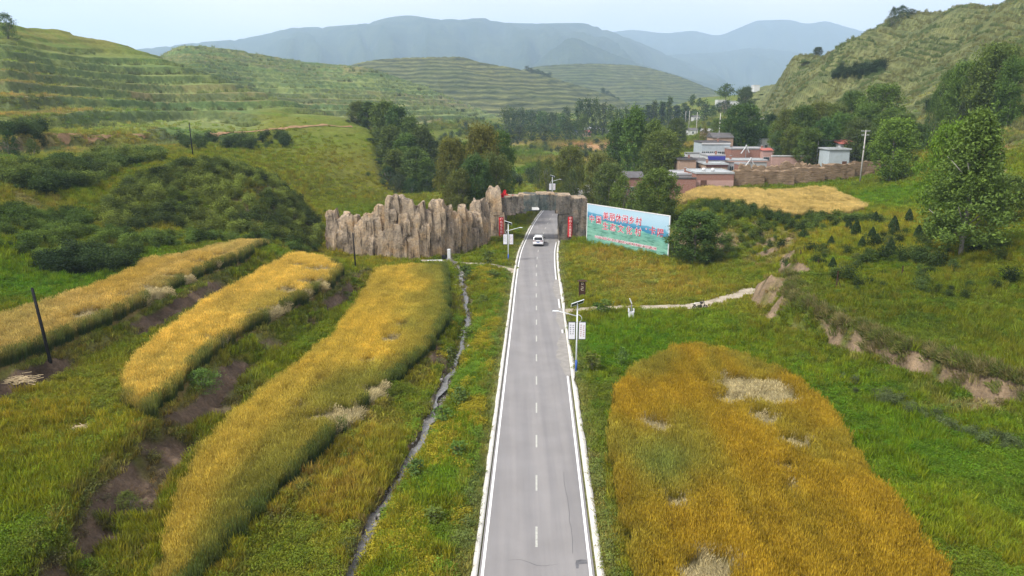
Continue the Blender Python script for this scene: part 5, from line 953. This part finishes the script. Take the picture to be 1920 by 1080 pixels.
# ------------------------------------------------------------------ car
m_white = bpy.data.materials.new('white_car_paint'); m_white.use_nodes = True; b = m_white.node_tree.nodes['Principled BSDF']; nt = m_white.node_tree; nt.links.new(ramp(nt, noise(nt, coords(nt), 2, 3), [(.3, (.76, .77, .78)), (.7, (.82, .82, .82))]), b.inputs['Base Color']); b.inputs['Roughness'].default_value = .3; b.inputs['Coat Weight'].default_value = .5
m_glass = plain('dark_car_glass', (.012, .013, .016), .08, .6, 0, .1); m_trim = plain('black_trim', (.02, .02, .02), .6, .3); m_tail = plain('dark_red_lens', (.16, .012, .012), .2, .5); m_rim = plain('alloy', (.5, .5, .52), .3, .5, .8)
cy_ = 126.2; cx_ = float(road_x(np.array([cy_]))[0]) - .22; slope_ = float((road_x(np.array([cy_ + 1])) - road_x(np.array([cy_ - 1])))[0] / 2)
car = thing('car', 'white SUV driving away through the rock arch', 'car', (cx_, cy_, .01), -math.atan(slope_))
def loft(sections, close=True):
    """sections: list of (y, [(x, z) ring])"""
    V = []; F = []; n = len(sections[0][1])
    for y_, rg in sections: V += [(a, y_, c_) for a, c_ in rg]
    for i in range(len(sections) - 1):
        for k in range(n): F.append((i*n + k, i*n + (k+1) % n, (i+1)*n + (k+1) % n, (i+1)*n + k))
    F.append(tuple(range(n))); F.append(tuple(range((len(sections)-1)*n, len(sections)*n))[::-1]); g = MB(); g.add(V, F); return g
def ring(hw, z0, z1, tuck=.9, sh=.93): return [(-hw * tuck, z0), (-hw, z0 + .18), (-hw, (z0 + z1) / 2 + .05), (-hw * sh, z1 - .04), (-hw * sh * .86, z1), (hw * sh * .86, z1), (hw * sh, z1 - .04), (hw, (z0 + z1) / 2 + .05), (hw, z0 + .18), (hw * tuck, z0)]
body = loft([(-2.3, ring(.8, .42, .86)), (-2.24, ring(.88, .3, 1.0)), (-2.0, ring(.91, .24, 1.08)), (-1.4, ring(.92, .22, 1.1)), (0, ring(.92, .22, 1.08)), (.9, ring(.92, .22, 1.05)), (1.5, ring(.91, .22, .98)), (2.05, ring(.86, .26, .9)), (2.28, ring(.74, .36, .78))]).build('body', m_white, car, True)
body.modifiers.new('b', 'BEVEL').width = .02
def cab(hw0, hw1, z0, z1): return [(-hw0, z0), (-(hw0 * .6 + hw1 * .4), z0 * .6 + z1 * .4), (-hw1, z1 - .03), (-hw1 * .9, z1), (hw1 * .9, z1), (hw1, z1 - .03), (hw0 * .6 + hw1 * .4, z0 * .6 + z1 * .4), (hw0, z0)]
cabn = loft([(-2.1, cab(.82, .8, 1.02, 1.06)), (-1.62, cab(.86, .68, 1.03, 1.56)), (-1.2, cab(.87, .7, 1.03, 1.62)), (0, cab(.87, .72, 1.02, 1.65)), (.35, cab(.87, .7, 1.0, 1.58)), (1.15, cab(.85, .8, .96, 1.0))]).build('windows', m_glass, car, True)
roof = loft([(-1.86, [(-.7, 1.54), (-.66, 1.585), (.66, 1.585), (.7, 1.54)]), (-1.6, [(-.72, 1.56), (-.66, 1.62), (.66, 1.62), (.72, 1.56)]), (-.9, [(-.74, 1.58), (-.68, 1.68), (.68, 1.68), (.74, 1.58)]), (.1, [(-.74, 1.58), (-.68, 1.69), (.68, 1.69), (.74, 1.58)]), (.45, [(-.7, 1.53), (-.64, 1.585), (.64, 1.585), (.7, 1.53)])]).build('roof', m_white, car, True)
for s in (-1, 1): MB().tube([(s * .83, -2.02, 1.06), (s * .72, -1.72, 1.56)], .055, 6).build('pillar', m_white, car); MB().tube([(s * .84, 1.05, 1.0), (s * .71, .32, 1.56)], .04, 6).build('pillar', m_white, car); MB().tube([(s * .6, -1.6, 1.71), (s * .6, .1, 1.73)], .02, 6).build('roof_rail', m_rim, car)
for s in (-1, 1): MB().box((s * .62, -2.24, .96), (.46, .14, .13), 0, s * -.12).build('tail_light', m_tail, car, bevel=.02); mr = MB().box((s * 1.02, .62, 1.1), (.22, .14, .15)).build('mirror', m_trim, car, bevel=.03); MB().box((0, -2.33, .62), (.001, .001, .001))
MB().box((0, 0, .2), (1.6, 4.1, .16)).build('underbody_shade', m_trim, car); MB().box((0, -2.29, .92), (.8, .06, .1)).build('light_bar', m_trim, car); MB().box((0, -2.2, .34), (1.5, .22, .2)).build('bumper', m_trim, car, bevel=.03); MB().box((0, -2.32, .46), (.7, .03, .07)).build('skid_plate', m_rim, car); pt_ = MB().box((0, -2.315, .76), (.46, .02, .13)).build('number_plate', plain('blue_plate', (.05, .12, .4), .5, .3), car); MB().box((0, -1.72, 1.63), (1.3, .3, .03), M=Matrix.Rotation(.1, 4, 'X')).build('spoiler', m_white, car)  # black underbody block added to deepen the contact shade beneath the car
for s in (-1, 1): MB().box((s * .7, 2.2, .7), (.3, .14, .12)).build('headlight', m_lens, car, bevel=.02)
for sx in (-1, 1):
    for yy in (-1.38, 1.4): wh = MB().tube([(sx * .72, yy, .345), (sx * .93, yy, .345)], .345, 18).build('wheel', m_blk, car, True); MB().tube([(sx * .9, yy, .345), (sx * .945, yy, .345)], .22, 14).build('rim', m_rim, wh)

# ------------------------------------------------------------------ poles and wires
m_dp = plain('tarred_wood', (.02, .02, .022), .9, .1, 0, .3, 4); m_cp = plain('pole_concrete', (.42, .4, .37), .85, .15, 0, .15, 3, .3); m_ins = plain('porcelain', (.65, .66, .66), .3, .5)
def dark_pole(px, base, top, label, r=.11):
    q = P(px[0], base); h = float(z_of(q[1], top)) - q[2]; t = thing('wooden_pole', label, 'pole', q); dx = (px[1] - px[0]) / FPX * (q[1] * CP); MB().tube([(0, 0, -.4), (dx * .5, 0, h * .5), (dx, 0, h)], [r * 1.2, r * 1.05, r * .9], 8).build('shaft', m_dp, t, True); MB().tube([(dx, 0, h), (dx, 0, h + .06)], [r * .95, r * .6], 8).build('tip', m_dp, t)
dark_pole((97, 83), 686, 541, 'leaning black pole at the near end of the uppermost barley strip'); dark_pole((667, 665), 503, 437, 'black pole in front of the left part of the rock wall', .09); dark_pole((362, 361), 293, 230, 'thin dark pole on the meadow below the hillside track', .12)
PT = {}
def upole(px, Y, top, label, arms=1, key=None, r=.14, base=None):
    Y = P(px, base)[1] if base else Y; x, y, z = at(px, Y); h = float(z_of(Y, top)) - z; t = thing('utility_pole', label, 'utility pole', (x, y, z), 0, 'concrete utility poles'); MB().tube([(0, 0, -.4), (0, 0, h)], [r * 1.35, r * .85], 9).build('shaft', m_cp, t, True)
    for k in range(arms):
        zz = h - .25 - k * .85; a = MB().box((0, 0, zz), (1.9 - k * .3, .1, .1)).build('crossarm', m_steel, t)
        for s in (-.85, -.45, .45, .85): MB().tube([(s * (1 - .15 * k), 0, zz + .05), (s * (1 - .15 * k), 0, zz + .24)], [.05, .075], 7).build('insulator', m_ins, a)
    if key: PT[key] = (x, y, z + h)
    return t
upole(1612, 158, 244, 'tall concrete utility pole with crossarms in front of the earth wall', 2, 'a'); upole(1530, 190, 258, 'concrete utility pole behind the earth wall left of the tallest pole', 1, 'b'); upole(1421, 240, 221, 'concrete utility pole beside the pale lane behind the village', 1, 'c'); upole(1346, 262, 212, 'concrete utility pole above the glazed house', 0, 'd')
for k, (px, Y, tp, bs) in enumerate([(1275,400,212,228),(1285,370,208,231),(1291,340,208,247),(1305,330,210,256)]): upole(px, Y, tp, 'distant pale utility pole left of the glazed house, %s from the left' % nth(k), 0, r=.16, base=bs)
for k, (px, Y, tp, bs) in enumerate([(1088,430,228,257),(1119,440,226,250),(1144,430,203,240)]): upole(px, Y, tp, 'distant utility pole by the far hamlet, %s from the left' % nth(k), 0, r=.16, base=bs)
def wire(a, b_, label, dz=0):
    g = MB(); p, q = PT[a], PT[b_]
    for off in (-.6, .6): g.tube([(p[0] + (q[0]-p[0]) * t + off, p[1] + (q[1]-p[1]) * t, p[2] + (q[2]-p[2]) * t - .2 - 1.2 * 4 * t * (1 - t)) for t in np.linspace(0, 1, 12)], .022, 4)
    tag(g.build('power_line', m_dkm), label, 'power line')
wire('a', 'b', 'sagging power line between the tallest pole and the pole behind the wall'); wire('b', 'c', 'power line running from behind the earth wall towards the pale lane')
# fence stakes on the right bench
for k, (px, b_, tp) in enumerate([(1506,478,462),(1500,482,470),(1567,547,508),(1690,520,498),(1533,500,488)]):
    q = P(px, b_); h = max(.9, float(z_of(q[1], tp)) - q[2]); t = thing('fence_stake', 'rough wooden stake on the slope above the track, %s from the left' % nth([1500,1506,1533,1567,1690].index(px)), 'stake', q, 0, 'stakes above the track'); MB().tube([(0, 0, -.2), (.03, 0, h)], [.07, .05], 6).build('stake', m_wood, t); MB().tube([(0, 0, h * .75), (.5, .1, h * .2)], .035, 5).build('brace', m_wood, t)

# ------------------------------------------------------------------ village
m_brick, nt, b = shader('red_brick', .9, .1); v = coords(nt); bt = N(nt, 'TexBrick', Scale=6.0); bt.inputs['Color1'].default_value = (.3, .13, .09, 1); bt.inputs['Color2'].default_value = (.22, .1, .075, 1); bt.inputs['Mortar'].default_value = (.35, .3, .26, 1); mp = N(nt, 'Mapping'); mp.inputs['Rotation'].default_value = (R(90), 0, 0); nt.links.new(v, mp.inputs[0]); nt.links.new(mp.outputs[0], bt.inputs[0]); nt.links.new(bt.outputs[0], b.inputs['Base Color'])
m_pink = plain('pink_render', (.45, .29, .25), .9, .1, 0, .12, 1.2); m_grey = plain('grey_render', (.36, .36, .36), .9, .1, 0, .15, 1.2); m_conr = plain('pale_roof_concrete', (.38, .4, .4), .9, .1, 0, .15, .8); m_dkr = plain('dark_roof', (.12, .115, .115), .9, .1, 0, .2, 1.0); m_mar = plain('maroon_fascia', (.11, .04, .04), .7, .2); m_bluef = plain('blue_fascia', (.05, .055, .3), .5, .3); m_wht = plain('whitewash', (.56, .56, .55), .85, .15, 0, .1, 1.5); m_pbl = plain('pale_blue_render', (.4, .45, .47), .85, .15, 0, .12, 1.2); m_redr = plain('red_tin', (.42, .12, .09), .6, .3, 0, .15, 2); m_tan = plain('tan_render', (.38, .27, .2), .9, .1, 0, .15, 1.2); m_win = plain('window_glass', (.04, .06, .07), .12, .6); m_door = plain('brown_door', (.12, .06, .04), .7, .2)
def hbase(px, Y): return at(px, Y)
def house(name, label, px0, px1, Y, ptop, depth, wall, roof, cat='house', rz=0, kind='flat', fascia=None, fh=.45, plinth=None, nwin=0, wz=.55, door=False, over=.25, ww=.9, wh=1.1, base=None):
    pm = (px0 + px1) / 2
    if base: Y = P(pm, base)[1]
    x, y, z = at(pm, Y); z -= .25; h = float(z_of(Y, ptop)) - z; w = (px1 - px0) / FPX * (Y * CP + (CH - z) * SP); t = thing(name, label, cat, (x, y, z), rz)
    MB().box((0, depth / 2, h / 2), (w, depth, h)).build('wall', wall, t)
    if plinth: MB().box((0, depth / 2, h * .31), (w + .05, depth + .05, h * .62)).build('render', plinth, t)
    if kind == 'flat':
        r_ = MB().box((0, depth / 2, h + .08), (w + over, depth + over, .16)).build('roof', roof, t); pr = MB()
        for c_, d_ in (((0, -.05, h + .27), (w + over, .18, .22)), ((0, depth + .05, h + .27), (w + over, .18, .22)), ((-w / 2 - .02, depth / 2, h + .27), (.18, depth - .08, .22)), ((w / 2 + .02, depth / 2, h + .27), (.18, depth - .08, .22))): pr.box(c_, d_)
        pr.build('parapet', m_conr if roof is m_conr else roof, r_)
    elif kind == 'shed': g = MB(); g.add([(-w/2 - over, -over * 2, h), (w/2 + over, -over * 2, h), (w/2 + over, depth + over, h + .7), (-w/2 - over, depth + over, h + .7), (-w/2 - over, -over * 2, h + .12), (w/2 + over, -over * 2, h + .12), (w/2 + over, depth + over, h + .82), (-w/2 - over, depth + over, h + .82)], [(0, 3, 2, 1), (4, 5, 6, 7), (0, 1, 5, 4), (1, 2, 6, 5), (2, 3, 7, 6), (3, 0, 4, 7)]); g.build('roof', roof, t)
    else: g = MB(); rr = h + w * .22 if w < depth else h + depth * .25; g.add([(-w/2 - over, -over, h), (w/2 + over, -over, h), (w/2 + over, depth + over, h), (-w/2 - over, depth + over, h), (-w/2 - over, depth / 2, rr), (w/2 + over, depth / 2, rr)], [(0, 1, 5, 4), (2, 3, 4, 5), (0, 4, 3), (1, 2, 5), (0, 3, 2, 1)]); g.build('roof', roof, t)
    if fascia: MB().box((0, -.1, h - fh / 2 + .05), (w + .1, .16, fh)).build('fascia', fascia, t)
    for k in range(nwin):
        xx = -w / 2 + (k + .5) * w / nwin; wn_ = MB().box((0, 0, 0), (ww + .16, .1, wh + .16)).build('window', m_wht, t, loc=(xx, -.04, h * wz)); MB().box((0, -.04, 0), (ww, .05, wh)).build('pane', m_win, wn_); MB().box((0, -.07, 0), (.06, .04, wh)).build('mullion', m_wht, wn_)
    if door: d_ = MB().box((w * .28, -.04, 1.15), (1.1, .1, 2.3)).build('door', m_door, t); MB().tube([(w * .28 - .4, -.13, 1.1), (w * .28 - .4, -.13, 1.3)], .03, 5).build('handle', m_steel, d_)
    return t
ph = house('house', 'flat-roofed house with pink and brick front wall at the corner of the earth wall', 1304, 1374, 156, 326, 10, m_brick, m_conr, plinth=m_pink)
house('courtyard_wall', 'low brick courtyard wall left of the pink-fronted house', 1256, 1303, 155, 336, .5, m_brick, m_dkr, 'wall', over=.1, plinth=None); house('house', 'grey flat-roofed outbuilding behind the low brick courtyard wall', 1268, 1302, 160, 328, 9, m_grey, m_grey, over=.3)
house('house', 'brick gable end with pale roof edge half hidden by trees left of the village', 1162, 1204, 168, 333, 7, m_brick, m_dkr, kind='gable', over=.3); house('house', 'small tan hut with a brown door left of the blue-edged roof', 1272, 1303, 178, 300, 6, m_tan, m_dkr, door=True, nwin=0, over=.5)
house('house', 'dark-edged flat roof with maroon fascia behind the pink-fronted house', 1322, 1362, 174, 309, 7, m_tan, m_conr, fascia=m_mar, over=.5); house('house', 'white house with a bright blue roof edge', 1325, 1357, 186, 293, 8, m_wht, m_grey, fascia=m_bluef, fh=1.0, nwin=4, wz=.38, ww=1.0, wh=.9)
house('house', 'long low grey roof running right from the blue-edged roof', 1357, 1436, 188, 302, 7, m_grey, m_conr, fascia=m_pink, fh=.3, nwin=3, wz=.5); sun_h = house('house', 'pale blue house with a glazed sunroom front', 1313, 1366, 206, 268, 9, m_pbl, m_dkr, fascia=m_wht, nwin=7, wz=.58, ww=1.0, wh=1.7)
house('courtyard_wall', 'red brick courtyard buildings behind the long grey roof', 1368, 1432, 200, 280, 8, m_brick, m_grey, 'building', nwin=0, over=.2); house('courtyard_wall', 'pink courtyard wall behind the earth wall', 1446, 1529, 194, 294, .5, m_pink, m_wht, 'wall', over=.1)
house('shed', 'pale blue shed with a flat grey roof right of the pink wall', 1552, 1590, 182, 281, 6, m_pbl, m_conr, door=True, over=.6); house('shed', 'small white shed under a red tin roof beside the tall pole', 1572, 1604, 188, 270, 6, m_wht, m_redr, kind='shed', nwin=1, over=.4)
house('shed', 'low brown building under the trees behind the pink wall', 1452, 1540, 205, 281, 5, m_tan, m_dkr, over=.2); house('house', 'small pink building with red tiles left of the pink wall', 1428, 1446, 198, 282, 5, m_pink, m_redr, kind='gable')
house('shed', 'low grey lean-to between the tan hut and the blue-edged roof', 1303, 1326, 182, 304, 5, m_grey, m_dkr, kind='shed', over=.3); house('shed', 'narrow brick outhouse in front of the long grey roof', 1384, 1402, 180, 309, 4, m_brick, m_grey, over=.2, nwin=1)
house('house', 'small grey-roofed house up the slope left of the pole above the glazed house', 1318, 1338, 262, 246, 6, m_tan, m_grey, kind='gable', nwin=1, base=257); house('house', 'whitewashed house among the bushes behind the glazed house', 1290, 1308, 285, 244, 6, m_wht, m_dkr, kind='gable', nwin=1, base=253); house('shed', 'brown shed below the dark tree behind the village', 1366, 1384, 250, 252, 5, m_tan, m_dkr, kind='shed', base=262); house('house', 'low tan house with grey gable behind the glazed house', 1334, 1372, 226, 258, 7, m_tan, m_dkr, kind='gable'); house('courtyard_wall', 'pale courtyard wall left of the glazed house', 1282, 1314, 208, 288, .5, m_wht, m_grey, 'wall', over=.1); house('house', 'small whitewashed house at the end of the pale lane', 1426, 1444, 236, 262, 6, m_wht, m_conr, nwin=1)
for k, (a, b_, Y, tp, w_, r_, kd, lb) in enumerate([(1345,1362,540,188,m_wht,m_wht,'flat','distant white house left of the pair behind the high-crowned tree'),(1372,1390,545,190,m_wht,m_conr,'flat','distant white house right of the high-crowned tree'),(1358,1374,560,193,m_tan,m_dkr,'gable','distant tan house between the two white ones'),
  (1076,1090,432,246,m_grey,m_bluef,'gable','tiny blue-roofed house at the left of the far hamlet'),(1092,1108,436,248,m_tan,m_redr,'gable','tiny tan house with reddish roof in the far hamlet'),(1112,1126,445,240,m_wht,m_dkr,'gable','tiny white house in the middle of the far hamlet'),(1128,1146,440,243,m_grey,m_conr,'flat','tiny grey flat-roofed house at the right of the far hamlet'),(1098,1108,455,240,m_wht,m_conr,'gable','tiny white gabled house at the back of the far hamlet'),(1262,1272,430,219,m_wht,m_conr,'flat','tiny white building among the poplars up the valley'),(1300,1312,420,219,m_wht,m_dkr,'gable','tiny white house by the distant utility poles'),(1414,1424,800,160,m_wht,m_wht,'flat','faint white building far up the valley')]): house('house', lb, a, b_, Y, tp, 8, w_, r_, kind=kd, nwin=2 if Y < 600 else 0, base=tp + (12 if Y > 500 else 8))
# small roof and yard details
for o, its in ((ph, ((-1.2, 5.0), (.6, 4.2))),):
    h_ = max(v.co.z for c_ in o.children if c_.name.startswith('wall') for v in c_.data.vertices)
    for dx, dy in its: tk_ = MB().tube([(dx, dy, h_ + .16), (dx, dy, h_ + .85)], .38, 10).build('roof_tank', m_wht, o, True); MB().tube([(dx, dy, h_ + .85), (dx, dy, h_ + .95)], [.3, .2], 8).build('lid', m_grey, tk_)
    d_ = MB().box((-2.4, -.06, 1.2), (1.3, .12, 2.2)).build('door', m_door, o); MB().tube([(-2.0, -.16, 1.1), (-2.0, -.16, 1.3)], .03, 5).build('handle', m_steel, d_)
k = 0
for o in [q for q in col.objects if q.name.startswith('house') and q.parent is None and 40 < q.location.y < 300 and q is not ph]:
    wl_ = [c_ for c_ in o.children if c_.name.startswith('wall')][0]; hh_ = max(v.co.z for v in wl_.data.vertices); ww_ = max(v.co.x for v in wl_.data.vertices); dd_ = max(v.co.y for v in wl_.data.vertices); k += 1
    ch_ = MB().box((ww_ * (.5 if k % 2 else -.5), dd_ * .6, hh_ + .55), (.45, .45, 1.1)).build('chimney', m_brick, o); MB().box((ww_ * (.5 if k % 2 else -.5), dd_ * .6, hh_ + 1.13), (.56, .56, .08)).build('cap', m_grey, ch_)
    if not any(c_.name.startswith('window') for c_ in o.children):
        for xx in (-.5, .05): wn_ = MB().box((0, 0, 0), (1.0, .1, .95)).build('window', m_wht, o, loc=(ww_ * xx, -.05, hh_ * .55)); MB().box((0, -.04, 0), (.84, .05, .8)).build('pane', m_win, wn_)
# rammed earth wall, built course by course
m_earth, nt, b = shader('rammed_earth', .95, .05); v = worldpos(nt); v2 = worldpos(nt, (.35, .35, 2.2)); f = noise(nt, v, .5, 5); f2 = noise(nt, v2, 1.6, 6, .7); f3 = noise(nt, v, 5, 4); c = ramp(nt, f, [(.3, (.18, .125, .078)), (.7, (.27, .195, .125))]); c = mixc(nt, c, ramp(nt, f2, [(.3, (.5, .48, .46)), (.48, (1, 1, 1)), (.8, (1.15, 1.12, 1.1))]), 1.0, 'MULTIPLY'); nt.links.new(c, b.inputs['Base Color']); bump(nt, b, f2, 1.0, .25)
ew = thing('earth_wall', 'long eroded rammed earth wall behind the pale barley terrace', 'wall', at(1500, 160)); E0 = np.array(ew.location)
for k in range(5):
    a = 1375 + k * 56.4; b_ = a + 57; pm = (a + b_) / 2; Y = 157 + (pm - 1375) * .045; tp = np.interp(pm, [1375, 1400, 1450, 1500, 1560, 1620, 1660], [319, 320, 321, 316, 309, 303, 302]) + (k * 37 % 5) * .25; zb = H1(x_of(pm, Y, 7), Y) - .6; zt = float(z_of(Y, tp)); w = (b_ - a) / FPX * (Y * CP + 15 * SP)
    rock('earth_block', ew, (x_of(pm, Y, 8) - E0[0], Y + .8 - E0[1], (zb + zt) / 2 - E0[2]), (w * 1.03, 1.7, zt - zb), 200 + k, m_earth, .045, .995, .0, 22, R(3), .25)
ew2 = thing('earth_wall', 'crumbling second earth wall just behind the long one', 'wall', at(1440, 170)); E0 = np.array(ew2.location)
for k in range(6):
    pm = 1395 + k * 26; Y = 168 + k * .6; zb = H1(x_of(pm, Y, 7), Y) - .5; zt = float(z_of(Y, 309 - k * 1.2 + (k % 3) * 2)); rock('earth_block', ew2, (x_of(pm, Y, 8) - E0[0], Y - E0[1], (zb + zt) / 2 - E0[2]), (3.4, 1.2, zt - zb), 230 + k, m_earth, .1, .9, .1, 7, 0, .5)
# white pipes (roof chutes), rubble, straw, roadside stones
for px, Y, y0_, y1_, lb in ((1396,199,288,274,'white angled stove pipe above the brick courtyard'), (1405,176,312,298,'white angled pipe above the end of the earth wall')):
    x, y, z = at(px, Y); za, zb = float(z_of(Y, y0_)), float(z_of(Y, y1_)); t = thing('roof_pipe', lb, 'pipe', (x, y, z)); MB().tube([(-1.3, 0, za - z), (0, 0, zb - z), (.9, 0, za - z + .3)], .17, 8).build('pipe', m_wht, t); MB().tube([(.0, 0, 0), (0, 0, zb - z)], .08, 6).build('support', m_steel, t); MB().tube([(0, 0, zb - z - .1), (0, 0, zb - z + .35)], .22, 8).build('cap', m_wht, t)
m_straw = plain('straw', (.5, .4, .24), .9, .1, 0, .3, 8, .5)
for k, (px, py, lb, w) in enumerate([(28,715,'pile of pale straw below the black leaning pole', 1.5),(150,806,'small scatter of straw on the lower left meadow', 1.0)]):
    q = P(px, py); r = np.random.default_rng(k + 70); g = MB()
    for _ in range(150): a = r.uniform(-.7, .7); l = r.uniform(.4, .9); cx, cyy, cz = r.normal(0, w * .45), r.normal(0, .35), abs(r.normal(0, .1)) + .03; g.tube([(cx - math.cos(a) * l / 2, cyy - math.sin(a) * l / 2, cz), (cx + math.cos(a) * l / 2, cyy + math.sin(a) * l / 2, cz + r.uniform(-.1, .15))], .018, 4)
    o = tag(g.build('straw_pile', m_straw), lb, 'straw'); o.location = q
m_stone = plain('grey_stone', (.33, .31, .28), .85, .2, 0, .25, 4, .5)
sm_ = []
for k in range(4): tmp = rock('stone', None, (0, 0, 0), (1, .8, .6), 260 + k, m_stone, .1, .5, 0, 3); sm_.append(tmp.data); bpy.data.objects.remove(tmp)
r = np.random.default_rng(5); ks = 0
SY = np.sort(np.r_[r.uniform(31, 110, 46), r.normal(47, 2.0, 10), r.normal(38.5, 1.2, 8)]); SY = SY[(SY > 30.5) & (SY < 112)]
for k, yy in enumerate(SY):
    xx = float(np.interp(yy, ys, xs)) + r.choice([-1, 1]) * r.uniform(.2, .75); o = link('stone', sm_[k % 4]); s = r.uniform(.18, .42); o.scale = (s, s, s); o.rotation_euler = (0, 0, r.uniform(0, 6)); o.location = (xx, yy, max(H1(xx, yy), float(np.interp(yy, ys, zb := zb if False else 0)) if False else H1(xx, yy)) + s * .12)
    tag(o, 'grey stone along the stream, %s nearest to the viewer' % nth(k), 'stone', 'stones along the stream')
cul = thing('culvert', 'white concrete culvert head where the stream leaves the rock wall', 'culvert', P(838, 486)); MB().box((.35, 0, .7), (.5, .5, 1.9)).build('headwall', m_wc, cul, bevel=.04); MB().box((-.35, .2, .2), (.9, .6, .8)).build('mouth', plain('opening_shade', (.02, .02, .02), .9, .1), cul); MB().box((-1.8, -1.6, .0), (2.4, .7, .35), 0, .1).build('slab', m_wc, cul, bevel=.03)  # culvert mouth is a solid black box, the shade inside it painted
